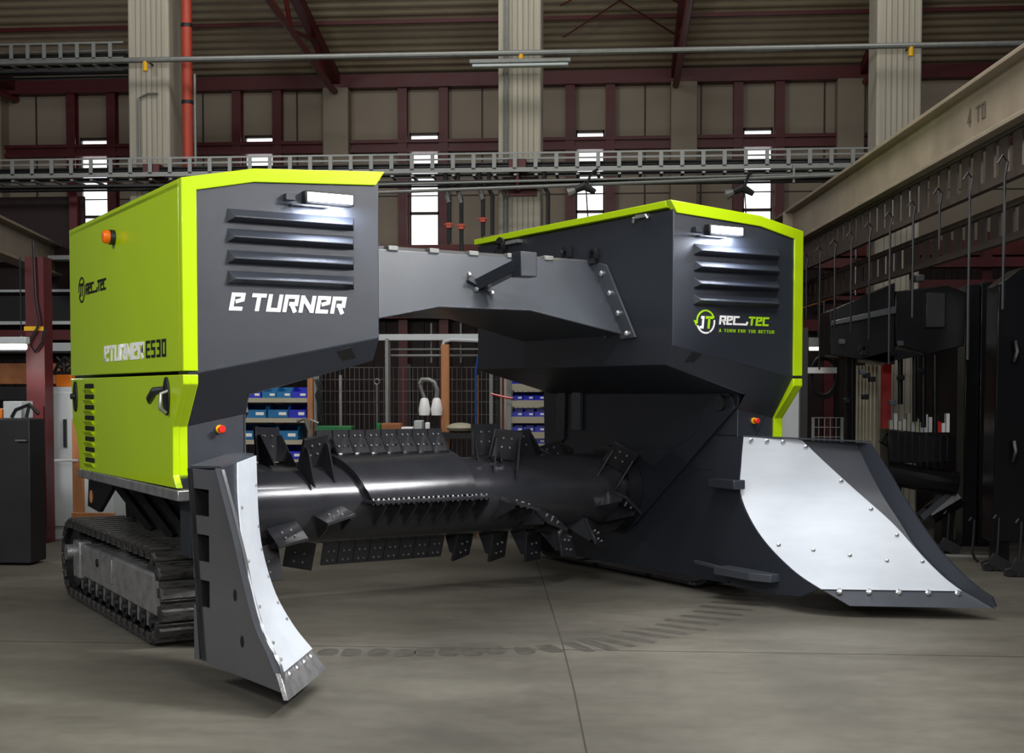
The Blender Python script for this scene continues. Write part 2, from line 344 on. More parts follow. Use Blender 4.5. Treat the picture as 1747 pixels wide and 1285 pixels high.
# red downpipe
t = thing('downpipe', 'tall red downpipe running up the left concrete column', 'pipe', (-5.02, 15.1, 2.0))
MB().tube([(0, 0, 0), (0, 0, 5.35)], .062, 14).build('pipe', REDP, t)
for z in (2.3, 3.9, 3.0): MB().tube([(0, 0, z), (0, 0, z+.04)], .07, 14).build('pipe_clamp', CHAR, t)
MB().tube([(.09, 0, 0), (.09, 0, 3.35)], .018, 8).build('conduit', GALV, t)
MB().tube([(.09, -.02, 2.2), (.16, -.05, 1.95), (.3, -.05, 1.8), (.5, -.05, 1.76)], .012, 6).build('cable', SHELF, t)
# cable trays
def tray(name, lb, x0, x1, Y, z, drop, step):
    t = thing(name, lb, 'cable tray', (x0, Y, z), group='cable trays'); L = x1-x0
    MB().bb((0, 0, drop-.02), (L, .012, drop)).bb((0, 0, -.05), (L, .02, 0)).build('side_rail', GALV, t)
    MB().bb((0, .34, -.05), (L, .36, 0)).bb((0, .34, drop-.02), (L, .352, drop)).build('side_rail', GALV, t)
    k = 0
    proto = MB().bb((0, .0, -.02), (.045, .014, drop-.02)).bb((.01, 0, -.09), (.045, .36, -.07))
    o0 = proto.build('rung', GALV, t)
    while (k+1)*step < L-.1 and k < 90:
        k += 1; o = o0.copy(); C.objects.link(o); o.parent = t; o.location = (k*step, 0, 0)
    rr = MB()
    for yy, zz in ((.06, .02), (.1, .06), (.16, .03), (.22, .08), (.25, -.035), (.12, -.13), (.2, -.14)): rr.tube([(0, yy, zz), (L, yy, zz)], .017, 6)
    rr.bb((0, .0, -.16), (L, .015, -.135)).bb((0, .34, -.16), (L, .355, -.135))
    rr.build('cables', CHAR, t)
    return t
tray('cable_tray', 'long steel cable tray crossing in front of the columns at mid height', -7.9, 2.9, 14.6, 4.12, .17, .234)
tray('cable_tray', 'short upper cable tray left of the left concrete column', -7.9, -5.72, 14.9, 5.52, .18, .2)
b_ = MB().tube([(-5, 14.5, 3.78), (2.9, 14.5, 3.98)], .02, 8).tube([(-4, 14.55, 3.92), (2.9, 14.55, 4.0)], .014, 8)
b_.bar((-3, 14.56, 3.8), (-3, 14.56, 4.1), .02, .07).bar((2, 14.56, 3.9), (2, 14.56, 4.1), .02, .07)
tag(b_.build('air_line', GALV), 'thin grey air pipes running just below the long cable tray', 'pipe')
# long rail with clamps and the strip light
t = thing('overhead_rail', 'long thin pipe crossing the columns high up near the roof', 'pipe', (0, 14.75, 5.37))
MB().tube([(-9, 0, .07), (9, 0, .05)], .032, 10).build('pipe', GALV, t)
for x in (-5.4, -1.03, 3.3):
    o = MB().tube([(x, 0, .05), (x, 0, -.06)], .03, 8).build('clamp', YEL, t)
    MB().tube([(x, .0, .07), (x, .28, .07)], .012, 6).build('stay', CHAR, o)
t = thing('strip_light', 'unlit long fluorescent fitting hung in front of the centre column', 'lamp', (-1.03, 14.6, 5.25))
MB().bb((-.57, -.06, .02), (.57, .06, .07)).build('housing', GALV, t, bevel=.01)
MB().bb((-.54, -.05, -.015), (.54, .05, .02)).build('diffuser', PALE, t, bevel=.01)
for x in (-.4, .4): MB().tube([(x, .05, .06), (x, .14, .17)], .008, 6).build('hanger', CHAR, t)
# dropped air pipes with red valves right of the third window
for i, (px, yb, lb) in enumerate([(766, 415, 'dark drop pipe with red valve nearest to the third window'), (787, 418, 'dark drop pipe with red valve, second from the third window'), (824, 402, 'dark drop pipe with red valve closest to the centre column'), (840, 400, 'plain thin dark drop pipe against the centre column edge'), (935, 385, 'dark drop pipe right of the centre column')]):
    a = at(px, 318, 14.66); z1 = at(px, yb, 14.66).z
    t = thing('drop_pipe', lb, 'pipe', (a.x, 14.66, z1), group='drop pipes under the tray')
    h = 3.98-z1
    MB().tube([(0, 0, 0), (0, 0, h*.72), (-.04, 0, h*.85), (-.04, 0, h+.16)], .024, 8).build('pipe', CHAR, t)
    if i < 3:
        MB().tube([(0, 0, h*.66), (-.03, 0, h*.82)], .03, 8).build('hose_sleeve', GALV, t)
        v = MB().bb((-.032, -.035, h*.24), (.032, .035, h*.33)); v.tube([(-.06, -.03, h*.3), (.06, -.03, h*.3)], .011, 6); v.build('valve', REDP, t, bevel=.008)
    if i == 1: MB().tube([(0, 0, 0), (0, 0, -.08), (.04, 0, -.1), (.4, 0, -.1)], .024, 8).build('elbow', CHAR, t)
# little clamp lamps hung on the tray
for px, py, lb in ((1000, 325, 'small black clamp lamp hanging at the fourth bright window'), (1270, 328, 'small black clamp lamp hanging at the fifth bright window')):
    a = at(px, py, 14.36)
    t = thing('clamp_lamp', lb, 'lamp', a, group='clamp lamps on the tray')
    MB().tube([(-.14, 0, 0), (-.02, 0, .05), (.1, 0, -.02)], [.035, .05, .03], 8).build('head', CHAR, t)
    MB().tube([(-.2, 0, -.03), (-.12, 0, .0)], [.06, .04], 10).build('shade', GALV, t)
    MB().tube([(0, 0, .04), (.05, .1, .2), (.12, .24, .27)], .016, 6).build('arm', CHAR, t)
    MB().tube([(0, -.02, 0), (.02, -.02, -.3)], .008, 5).build('cord', CHAR, t)

# ================================================================== CRANE BEAMS
def ibeam(mb, a, b, h, wf, tf=.03):
    mb.bar(Vector(a)+Vector((0, 0, h/2)), Vector(b)+Vector((0, 0, h/2)), wf, tf); mb.bar(Vector(a)-Vector((0, 0, h/2)), Vector(b)-Vector((0, 0, h/2)), wf, tf)
    mb.bar(a, b, .03, h)
P0 = Vector((2.457, 8, 3.41)); P1 = Vector((1.95, 15.9, 3.41)); dn = (P0-P1).normalized(); P0 = P0+dn*2.5
cb = thing('crane_beam', 'long rusty beige crane beam marked 4 TO along the right side', 'beam', (P1.x, P1.y, 0))
def rel(v): return Vector(v)-Vector((P1.x, P1.y, 0))
m_ = MB(); ibeam(m_, rel(P0), rel(P1), .38, .2); m_.build('girder', BEIGE, cb, bevel=.004)
nrm = Vector((dn.y, -dn.x, 0)); nrm = nrm if nrm.x < 0 else -nrm
st = MB(); q = P1+(P0-P1)*.115
st.bar(rel(q+nrm*.06+Vector((0, 0, -.19))), rel(q+nrm*.06+Vector((0, 0, .19))), .12, .02); st.build('stiffener', BEIGE, cb)
tx = MB(); tpt = P1+dn*((Vector((2.457, 8, 0))-Vector((1.95, 15.9, 0))).length-.95)
text(tx, '4 TO', rel(tpt+nrm*.018+Vector((0, 0, -.045))), dn, (0, 0, 1), nrm, .11, 1.0, .14, 0, .2); tx.build('lettering', TXT, cb)
# posts of the crane beam
for k, d in enumerate((1.2,)):
    q = P1+dn*d; MB().bar(rel((q.x, q.y, 0)), rel((q.x, q.y, 3.22)), .2, .2).build('support_post', BROWN, cb)
# ladder racks hanging under the crane beam: two rails and many flat bars
def rack(name, lb, off, ztop, zbot, step, d0, d1, m, bw):
    a = P1+dn*d0+nrm*off; b = P1+dn*d1+nrm*off
    t = thing(name, lb, 'rack', (a.x, a.y, zbot), group='hanging bar racks under the crane beam')
    L = (b-a); o = Vector((0, 0, 0))
    MB().bar(o, L, .05, .05).build('lower_rail', m, t); MB().bar(o+Vector((0, 0, ztop-zbot)), L+Vector((0, 0, ztop-zbot)), .05, .04).build('upper_rail', m, t)
    o0 = None; k = 0; n = int(L.length/step)
    for k in range(min(n, 95)):
        p = dn*(step*(k+.5))
        if o0 is None:
            o0 = MB().bar((0, 0, 0), (0, 0, ztop-zbot), .014, bw, up=dn).build('flat_bar', m, t)
            o = o0
        else: o = o0.copy(); C.objects.link(o); o.parent = t
        o.location = p
rack('bar_rack', 'upper dark bar rack hanging directly under the crane beam', 0, 3.2, 2.92, .235, .2, 10, BROWN, .15)
rack('bar_rack', 'lower dark bar rack hanging below the upper one on the right', -.25, 2.84, 2.62, .26, .4, 10, BROWN, .165)
hg = thing('lifting_rods', 'thin hanging steel rods with hooked tops on the right side', 'rods', (P1.x, P1.y, 2.0))
for k in range(13):
    d = 1.0+k*.62; p = dn*d+nrm*.09; ln = random.uniform(.5, 1.2) if k != 9 else .35
    MB().tube([p+Vector((-.03, 0, .98)), p+Vector((0, 0, 1.03)), p+Vector((.03, 0, .99)), p+Vector((.015, 0, .9)), p+Vector((.02, .02, .95-ln))], .009, 6).build('hooked_rod', CHAR, hg)
# left crane beam
a = at(-60, 372, 11.9); a.z = 3.42; b = at(118, 440, 16.2); b.z = 3.42; a = Vector((-5.75, 11.2, 3.25)); b = Vector((-6.6+.1, 16.1, 3.25))
a = at(-40, 395, 12.4); b = at(118, 452, 16.4); zc = (a.z+b.z)/2; a.z = b.z = zc
lb_ = thing('crane_beam', 'beige crane beam with rust-streaked end at the far left', 'beam', (b.x, b.y, 0))
rl = lambda v: Vector(v)-Vector((b.x, b.y, 0))
m_ = MB(); ibeam(m_, rl(a), rl(b), .36, .22); m_.build('girder', BEIGE, lb_, bevel=.004)
MB().bar(rl(b)+Vector((-.12, -.14, -.18)), rl(b)+Vector((-.12, -.14, .18)), .1, .2).build('end_plate', RUST, lb_)
MB().bar((-.2, .1, 0), (-.2, .1, zc-.18), .22, .22).build('support_post', REDST, lb_)

# ================================================================== BACKGROUND, MIDDLE
def bin_proto(m):
    t = bpy.data.objects.new('storage_bin', None); C.objects.link(t)
    q = MB().bb((-.5, 0, 0), (.5, 1, .04)).bb((-.5, .94, 0), (.5, 1, 1)).bb((-.5, 0, 0), (.5, .06, .55))
    for s in (-1, 1): q.slab([(s*.5, 0, 0), (s*.5, 1, 0), (s*.5, 1, 1), (s*.5, .35, 1), (s*.5, .08, .55), (s*.5, 0, .55)], (-s*.05, 0, 0))
    q.bb((-.5, .06, .5), (.5, .1, .6)); q.build('bin_body', m, t)
    MB().bb((.05, -.02, .2), (.4, .0, .42)).build('label_card', WHITE, t)
    return t
bl, bd = bin_proto(BINL), bin_proto(BIND); used = set()
def put_bin(x0, x1, yb, yt, Y, deep, lb, grp):
    src = bd if deep else bl
    if src.name in used: o = copy(src)
    else: o = src; used.add(src.name)
    a = at(x0, yb, Y); c = at(x1, yt, Y)
    o.location = ((a.x+c.x)/2, Y, a.z); o.scale = (c.x-a.x, .28, c.z-a.z); tag(o, lb, 'storage bin', grp)
YR = 14.0
def board(mb, x0, x1, y, Y, th, dep=.4):
    a = at(x0, y, Y); c = at(x1, y, Y); mb.bb((a.x, Y-.03, a.z-th), (c.x, Y+dep, a.z)); return a.z
lr = at(330, 680, YR); rk = thing('shelf_rack', 'bin shelving on the left behind the machine, holding light blue bins', 'shelving', (lr.x, YR, 0))
def rkb(y, x0, x1):
    a = at(x0, y, YR); c = at(x1, y, YR); MB().bb((a.x-lr.x, -.03, a.z-.05), (c.x-lr.x, .4, a.z)).build('shelf_board', SHELF, rk)
for y in (679, 713, 750, 783, 830): rkb(y, 330, 527)
for px in (331, 531):
    a = at(px, 700, YR); MB().bb((a.x-lr.x-.03, -.05, 0), (a.x-lr.x+.03, .0, 1.86)).build('upright', WOOD if px > 500 else GALV, rk)
    MB().bb((a.x-lr.x-.03, .36, 0), (a.x-lr.x+.03, .4, 1.86)).build('upright', GALV, rk)
rows = [('top board', 679, 661, [(422, 445, 1), (447, 471, 0), (472, 497, 0), (498, 524, 1)]), ('second board', 713, 690, [(415, 454, 0), (456, 492, 0), (493, 522, 1)]), ('third board', 750, 725, [(400, 433, 0), (435, 470, 0), (471, 508, 0)]), ('fourth board', 783, 762, [(452, 484, 0), (487, 514, 1)])]
pos = ['leftmost', 'second from left', 'third from left', 'fourth from left']
for rn, yb, yt, bs in rows:
    for i, (x0, x1, dp) in enumerate(bs): put_bin(x0, x1, yb, yt, YR, dp, '%s open bin, %s on the %s of the left shelving' % ('deep blue' if dp else 'light blue', pos[i], rn), 'bins on the left shelving')
YQ = 14.0
rr_ = at(866, 700, YQ); rk2 = thing('shelf_rack', 'narrow bin shelving beside the right unit, holding deep blue bins', 'shelving', (rr_.x, YQ, 0))
for y, th in ((655, .07), (683, .07), (711, .07), (737, .07), (757, .14), (800, .07)):
    a = at(871, y, YQ); c = at(960, y, YQ); MB().bb((a.x-rr_.x, -.03, a.z-th), (c.x-rr_.x, .4, a.z)).build('shelf_board', SHELF, rk2)
for px in (869, 962):
    a = at(px, 700, YQ); q = MB().bb((a.x-rr_.x-.025, -.05, 0), (a.x-rr_.x+.025, .0, 1.9)); q.bb((a.x-rr_.x-.025, .36, 0), (a.x-rr_.x+.025, .4, 1.9)); q.build('upright', GALV, rk2)
for rn, yb, yt in (('top board', 655, 640), ('second board', 683, 667), ('third board', 711, 694), ('fourth board', 737, 718), ('lowest visible board', 757, 740)):
    for i in range(3): put_bin(874+i*19, 892+i*19, yb, yb-14, YQ, 1, 'small deep blue bin, %s on the %s of the right shelving' % (('left', 'middle', 'right')[i], rn), 'bins on the right shelving')
# mesh fence
YF = 14.3
a = at(547, 640, YF); c = at(850, 640, YF); fe = thing('mesh_fence', 'dark wire mesh fence panel behind the drum between the two shelvings', 'fence', (a.x, YF, 0)); L = c.x-a.x
q = MB(); x = 0
while x < L: q.bb((x-.003, 0, .4), (x+.003, .006, 1.87)); x += .055
for z in (.5, .8, 1.1, 1.34, 1.48, 1.6, 1.73, 1.865): q.bb((0, -.006, z-.004), (L, .002, z+.004))
q.build('wire_mesh', WIRE, fe)
for x in (0, L*.5, L): MB().bb((x-.02, 0, 0), (x+.02, .04, 1.9)).build('fence_post', CHAR, fe)
def post(px, y0, y1, Y, w_, m, nm, lb, cat='post'):
    a = at(px, y0, Y); z1 = 0 if y1 is None else at(px, y1, Y).z
    return tag(MB().bb((a.x-w_/2, Y-w_/2, z1), (a.x+w_/2, Y+w_/2, a.z)).build(nm, m), lb, cat)
post(660, 578, None, 14.1, .035, GALV, 'steel_pole', 'thin grey steel pole in front of the mesh fence, left of the wooden post')
post(581, 640, None, 14.2, .03, GALV, 'steel_pole', 'thin grey steel pole at the left end of the mesh fence')
wp = post(760, 588, None, 14.05, .085, WOOD, 'wooden_post', 'orange-brown wooden post in front of the mesh fence')
a = at(640, 576, 14.2); c = at(850, 576, 14.2)
hp = thing('pipe_frame', 'horizontal white-grey square tube with pipes seen under the beam', 'pipe', (a.x, 14.2, a.z)); L = c.x-a.x
MB().bb((0, -.03, -.035), (L, .03, .035)).build('square_tube', PALE, hp, bevel=.006)
MB().tube([(.1, .06, -.13), (L, .06, -.13)], .014, 8).build('thin_pipe', GALV, hp); MB().tube([(.1, .06, -.2), (L, .06, -.2)], .016, 8).build('thin_pipe', GALV, hp)
for x in (.62, .95): MB().tube([(x, .06, -.28), (x, .06, .16)], .01, 6).build('hanger', GALV, hp)
MB().tube([(.76, -.06, -.12), (.78, -.06, -.05), (.86, -.06, -.03), (L, -.06, -.05)], .022, 8).build('white_hose', PALE, hp)
MB().bb((.13, .0, -a.z), (.17, .04, -.03)).build('leg', WIRE, hp); MB().bb((L-.1, .0, -a.z), (L-.06, .04, -.03)).build('leg', GALV, hp)
# white caps on a curved tube
a = at(735, 690, 14.0)
wc = thing('hose_nozzles', 'two white bell-shaped caps hanging from a curved grey tube on the fence', 'nozzle', a)
for x in (-.07, .065): MB().tube([(x, 0, .07), (x, 0, .05), (x, 0, -.05), (x, 0, -.12)], [.03, .045, .065, .06], 12).build('white_cap', WHITE, wc)
MB().tube([(.065, 0, .07), (.07, 0, .16), (.04, 0, .24), (-.02, 0, .27), (-.1, .0, .27), (-.12, 0, .22)], .026, 8).build('curved_tube', GALV, wc)
MB().tube([(-.12, .0, .22), (-.1, .2, .25), (-.1, .3, .25)], .012, 6).build('hook', GALV, wc)
MB().tube([(-.07, 0, .07), (-.1, .0, .15), (-.12, 0, .22)], .02, 8).build('neck', GALV, wc)
MB().tube([(0, 0, -.1), (.05, 0, -.3)], .018, 6).build('stem', CHAR, wc)
# eye rod
a = at(643, 656, 14.27); q = MB().tube([(0, 0, 0), (0, 0, -a.z)], .012, 6)
q.tube([(.03*math.cos(t_), 0, .03+.03*math.sin(t_)) for t_ in [k*math.pi/6 for k in range(13)]], .009, 6); o = q.build('eye_rod', GALV); o.location = a
tag(o, 'thin rod with a ring top leaning at the left part of the mesh fence', 'rod')
# bench with clutter
a = at(535, 738, 13.7); c = at(853, 738, 13.7)
be = thing('workbench', 'dark workbench behind the drum under the mesh fence', 'bench', (a.x, 13.7, 0)); L = c.x-a.x
MB().bb((0, -.05, a.z-.06), (L, .26, a.z)).build('bench_top', CHAR, be)
for x in (.05, L-.05): MB().bb((x-.04, 0, 0), (x+.04, .22, a.z-.06)).build('leg', CHAR, be)
bz = a.z
def bx(x0, x1, h, m, nm, lb, cat, Y=13.75, d=.18):
    a = at(x0, 738, Y); c = at(x1, 738, Y); tag(MB().bb((a.x, Y, bz), (c.x, Y+d, bz+h)).build(nm, m, bevel=.012), lb, cat)
bx(650, 683, .10, RUST, 'carton', 'reddish brown carton lying on the bench behind the paddles', 'box')
bx(641, 649, .10, GRN, 'small_box', 'small green box on the bench left of the brown carton', 'box')
bx(684, 704, .06, WHITE, 'paper_stack', 'flat white pack on the bench right of the brown carton', 'paper')
bx(706, 720, .13, PALE, 'carton', 'small white and blue carton on the bench near the white caps', 'box')
bx(540, 600, .07, GRN, 'folded_tarp', 'flat dull green folded cover at the left end of the bench', 'cover')
bx(725, 733, .11, WHITE, 'bottle', 'small white bottle on the bench below the white caps', 'bottle', d=.05)
a = at(785, 730, 13.8); o = MB().ball((0, 0, 0), .16, 12, .35).build('cloth_bundle', SHELF); o.location = (a.x, 13.85, bz+.05); tag(o, 'pale rolled cloth on the bench right of the wooden post', 'cloth')
for px, m, lb, x2 in ((858, REDST, 'purple-red steel strip upright left of the right shelving', 4), (538, GALV, 'grey perforated upright beside the left shelving', 5), (815, RUST, 'thin rusty upright at the right end of the mesh fence', 3)):
    post(px, 640, None, 13.95, x2*.006, m, 'upright_strip', lb)
q = at(545, 655, 13.9); z_ = MB()
for k in range(4): z_.tube([(-.05+.03*k, 0, .05), (.02-.02*k, -.02, -.12), (.04, 0, -.3-.05*k), (.01*k, 0, -.5)], .01, 6)
o = z_.build('cable_bundle', CHAR); o.location = q; tag(o, 'dark bundle of cables hanging beside the left shelving', 'cable')
q = at(525, 735, 13.85); z_ = MB().tube([(-.12, 0, .1), (-.03, 0, .13), (.02, 0, .0), (.0, 0, -.3)], .022, 6).tube([(.12, 0, .08), (.03, 0, .12), (.02, 0, .0)], .018, 6)
o = z_.build('hose_tails', GALV); o.location = q; tag(o, 'pale bent hose ends hanging at the left shelving corner', 'hose')
q = at(850, 675, 13.9); o = MB().tube([(-.08, 0, .02), (.08, 0, -.02), (.16, 0, -.03)], .012, 6).build('red_strap', RED); o.location = q; tag(o, 'short red strap tied to the right shelving upright', 'strap')
q = at(815, 615, 13.9); o = MB().tube([(.03, 0, .1), (.0, 0, .02), (-.02, 0, -.1), (-.02, 0, -.9)], .014, 6).build('blue_hose', BLUEH); o.location = q; tag(o, 'thin blue hose hanging right of the wooden post', 'hose')

# ================================================================== BACKGROUND, LEFT
sp = post(65, 440, None, 13.2, .2, REDST, 'steel_column', 'red steel column with yellow band left of the green machine', 'column')
a = at(65, 561, 13.2); MB().bb((a.x-.105, 13.2-.105, a.z-.025), (a.x+.105, 13.2+.105, a.z+.02)).build('yellow_band', YEL, sp)
MB().bb((a.x-.16, 13.2-.13, at(65, 690, 13.2).z-1.15), (a.x+.10, 13.2+.0, at(65, 690, 13.2).z-.02)).build('base_guard', REDST, sp)
t = thing('tube_lamp', 'lit white tube lamp at the left edge of the photo', 'lamp', at(20, 592, 12.6))
MB().bb((-.35, -.05, .03), (.17, .05, .1)).build('housing', PALE, t, bevel=.01); MB().tube([(-.35, 0, 0), (.15, 0, 0)], .028, 10).build('tube', TUBEE, t)
for x in (-.2, .1): MB().tube([(x, 0, .1), (x, .0, .9)], .006, 5).build('cord', CHAR, t)
tl = bpy.data.lights.new('tube_light', 'AREA'); tl.shape = 'RECTANGLE'; tl.size = .5; tl.size_y = .05; tl.energy = 11; tl.color = (1, .95, .9)
tlo = bpy.data.objects.new('tube_light', tl); C.objects.link(tlo); tlo.parent = t; tlo.location = (-.1, 0, -.04); tlo.rotation_euler = (0, R(-35), 0)
# horizontal red shelves / girders on the left
YL = 15.2
a0 = at(-60, 500, YL); c0 = at(125, 500, YL)
ls = thing('pallet_rack', 'red steel racking with white shelf edges at the far left', 'racking', (a0.x, YL, 0)); L = c0.x-a0.x
for y, m, h in ((436, PALE, .05), (494, PALE, .03), (505, DARK, .3), (548, PALE, .04), (563, REDST, .12), (585, PALE, .1), (600, DARK, .02), (620, RUST, .25), (660, CHAR, .16)):
    z = at(60, y, YL).z; MB().bb((0, 0, z-h), (L, .25, z)).build('shelf_beam', m, ls)
for x in (.1, L-.1): MB().bb((x-.05, .26, 0), (x+.05, .36, 4.2)).build('rack_post', REDST, ls)
MB().bb((0, .36, 2.0), (L, .4, 4.0)).build('back_panel', LOWER, ls)
# pale cabinet with lit door
a = at(79, 660, 13.4); c = at(141, 660, 13.4)
pc = thing('tall_cabinet', 'pale grey tall cabinet right behind the green side panel', 'cabinet', ((a.x+c.x)/2, 13.4, 0)); w2 = (c.x-a.x)/2+.12
MB().bb((-w2+.12, 0, 0), (w2+.2, .5, a.z)).build('body', PALE, pc, bevel=.01)
MB().bb((-w2+.18, -.02, .15), (.12, 0, a.z-.06)).build('door', PALE, pc, bevel=.006)
MB().bb((.0, -.05, 1.0), (.03, -.02, 1.3)).build('handle', CHAR, pc)
o = MB().bb((at(95, 650, 13.5).x, 13.5, a.z), (at(122, 650, 13.5).x, 13.8, a.z+.13)).build('tool_crate', ORB, bevel=.01); tag(o, 'orange crate lying on the tall pale cabinet', 'crate')
z_ = MB()
for k in range(7): z_.tube([(random.uniform(-.15, .15), random.uniform(-.05, .05), .0), (random.uniform(-.12, .12), 0, .1), (random.uniform(-.15, .15), 0, .18)], .016, 6)
z_.bb((-.15, -.06, -.01), (.15, .06, .03)); o = z_.build('tool_pile', CHAR); o.location = (at(110, 640, 13.6).x, 13.62, a.z+.14); tag(o, 'dark pile of tools on the orange crate', 'tools')
pl_ = thing('wooden_plank', 'tall raw wooden plank standing beside the pale cabinet', 'plank', at(133, 720, 12.9)); pl_.location.z = 0
MB().bb((-.055, -.03, 0), (.05, .03, at(133, 715, 12.9).z)).build('plank', WOOD, pl_, bevel=.004); MB().bb((-.055, -.07, 0), (.4, -.03, .35)).build('cross_board', WOOD, pl_, bevel=.004)
ws = at(115, 786, 12.8); q = MB().bb((-.12, -.05, -.01), (.1, .05, .012)).build('bracket_shelf', PALE, bevel=.004); q.location = ws; tag(q, 'small white bracket shelf sticking out from the wooden plank', 'shelf')
# black cabinet
a = at(50, 715, 11.4)
kc = thing('metal_cabinet', 'black metal cabinet in the dark at the lower left edge', 'cabinet', (a.x-.5, 11.4, 0))
MB().bb((-.6, 0, .02), (.5, .32, a.z)).build('body', CHAR, kc, bevel=.01); MB().bb((-.56, -.02, .1), (.2, 0, a.z-.05)).build('door', CHAR, kc, bevel=.005)
MB().tube([(.38, -.03, 1.15), (.48, -.03, 1.15)], .008, 6).build('handle', GALV, kc)
for x0, x1, h, m, nm, lb in ((5, 36, .16, PALE, 'carton', 'white box standing on the black metal cabinet'), (-22, 3, .09, ORB, 'parts_bin', 'orange bin on the black metal cabinet at the photo edge')):
    p = at(x0, 700, 11.6); r_ = at(x1, 700, 11.6); tag(MB().bb((p.x, 11.6, a.z), (r_.x, 11.85, a.z+h)).build(nm, m, bevel=.008), lb, 'box')
z_ = MB().tube([(-.12, 0, .0), (-.08, 0, .07), (.05, 0, .12), (.14, 0, .03)], .018, 6).tube([(.05, 0, .12), (.02, 0, .0)], .015, 6); o = z_.build('hand_tool', CHAR); o.location = (a.x-.14, 11.6, a.z+.01); tag(o, 'black bent hand tool on the cabinet beside the white box', 'tool')
# tangled fittings on the left crane beam
z_ = MB()
for k in range(12):
    x = -.5+k*.09; z_.tube([(x, random.uniform(-.1, .1), 0), (x+random.uniform(-.1, .1), 0, .1+random.random()*.1), (x+random.uniform(-.1, .1), 0, .16), (x+random.uniform(-.05, .15), random.uniform(-.1, .1), .02)], .018, 6)
for k in range(4): z_.ball((-.4+k*.28, 0, .07), .075, 8)
o = z_.build('fitting_pile', CHAR); p = at(62, 383, 17.3); o.location = (p.x, 17.3, at(62, 388, 17.3).z); tag(o, 'dark tangled pile of fittings on the red girder at the left', 'fittings')
p0 = at(-20, 388, 17.3); p1 = at(140, 388, 17.3)
tag(MB().bb((p0.x, 17.2, p0.z-.25), (p1.x+.3, 17.4, p0.z-.01)).build('red_girder', REDST), 'dark red girder under the tangled fittings at the left', 'girder')
# hanging cable hook on left
p = at(62, 560, 13.06); z_ = MB().tube([(-.02, 0, .9), (0, 0, .3), (.04, 0, .05), (-.08, 0, -.15), (-.02, 0, -.25), (.06, 0, -.15), (.1, 0, .0)], .014, 6)
o = z_.build('cable_hook', CHAR); o.location = p; tag(o, 'black hanging cable with hook in front of the red steel column', 'cable')

# ================================================================== BACKGROUND, RIGHT
YB = 16.5
a0 = at(1372, 470, YB); c0 = at(1800, 470, YB); rf = thing('pallet_rack', 'dark red steel frame with beams far behind on the right', 'racking', (a0.x, YB, 0)); L = c0.x-a0.x
for y, h in ((440, .12), (478, .16), (505, .05), (545, .14)): MB().bb((0, 0, at(1500, y, YB).z-h), (L, .2, at(1500, y, YB).z)).build('rack_beam', REDST, rf)
for x in (.35, 1.3, 2.3): MB().bb((x-.06, .2, 0), (x+.06, .32, 3.6)).build('rack_post', REDST, rf)
MB().bb((0, .32, .0), (L, .36, 2.7)).build('back_panel', LOWER, rf)
p = at(1507, 700, 13.8); tag(MB().bb((p.x-.03, 13.7, 0), (p.x+.06, 13.8, at(1507, 585, 13.8).z)).build('red_post', mat('bright_red_paint', srgb(168, 24, 28), .5)), 'bright red upright post behind the right blade', 'post')
for k, (px, wd, lb) in enumerate([(1470, .09, 'left grey hanging sheet beside the red post'), (1488, .1, 'right grey hanging sheet beside the red post')]):
    p = at(px, 640, 13.9); q = MB()
    for i in range(6): q.tube([(p.x-wd/2+i*wd/5, 13.9+(i % 2)*.02, 0), (p.x-wd/2+i*wd/5, 13.9+(i % 2)*.02, p.z+.1)], wd/7, 6)
    tag(q.build('hanging_sheet', SHELF), lb, 'sheet', 'grey hanging sheets')
p = at(1352, 690, 13.2); tag(MB().bb((p.x-.11, 13.2, 0), (p.x+.09, 13.6, at(1352, 655, 13.2).z)).build('pale_locker', PALE, bevel=.01), 'pale locker just right of the lime edge of the right unit', 'cabinet')
p = at(1374, 700, 13.1); tag(MB().bb((p.x-.05, 13.1, 0), (p.x+.02, 13.2, at(1374, 560, 13.2).z)).build('dark_post', CHAR), 'dark narrow post right of the pale locker', 'post')
a = at(1387, 712, 13.6); c = at(1436, 770, 13.6); q = MB()
for i in range(6): q.bb((a.x+(c.x-a.x)*i/5-.004, 13.6, .4), (a.x+(c.x-a.x)*i/5+.004, 13.608, a.z))
for i in range(12): q.bb((a.x, 13.598, a.z-.1*i-.008), (c.x, 13.606, a.z-.1*i))
for x in (a.x, c.x): q.bb((x-.015, 13.59, 0), (x+.015, 13.62, a.z))
tag(q.build('wire_cage', GALV), 'pale wire cage behind the right blade near the lime edge', 'cage')
p = at(1405, 640, 13.4); q = MB()
for k in range(3): q.tube([(.13*math.cos(i*math.pi/10)+.01*k, .02*k, .2*math.sin(i*math.pi/10)-.02*k) for i in range(21)], .012, 6)
q.tube([(0, .0, .2), (.0, .0, .75)], .01, 6); o = q.build('cable_coil', CHAR); o.location = p; tag(o, 'black coiled cable hanging right of the lime edge', 'cable')
p = at(1395, 592, 14.2); t = thing('tube_lamp', 'small lit lamp in the background right of the right unit', 'lamp', p)
MB().tube([(-.09, 0, -.02), (.1, 0, -.02)], .018, 8).build('tube', TUBEE, t); MB().bb((-.1, -.04, .0), (.12, .04, .1)).build('housing', GALV, t); MB().tube([(0, 0, .1), (0, 0, 1.0)], .006, 5).build('cord', CHAR, t)
p = at(1395, 512, 16.28); o = MB().bar((-.2, .2, -.08), (.28, .2, .08), .03, .05).build('steel_bar', RUST); o.location = p; tag(o, 'ochre tilted bar in the background beside the right unit', 'bar')
p = at(1380, 632, 13.3); q = MB().bb((-.09, 0, -.03), (.28, .02, .03)); o = q.build('white_bar', WHITE); o.location = p; tag(o, 'white horizontal bar right of the lime edge of the right unit', 'bar')
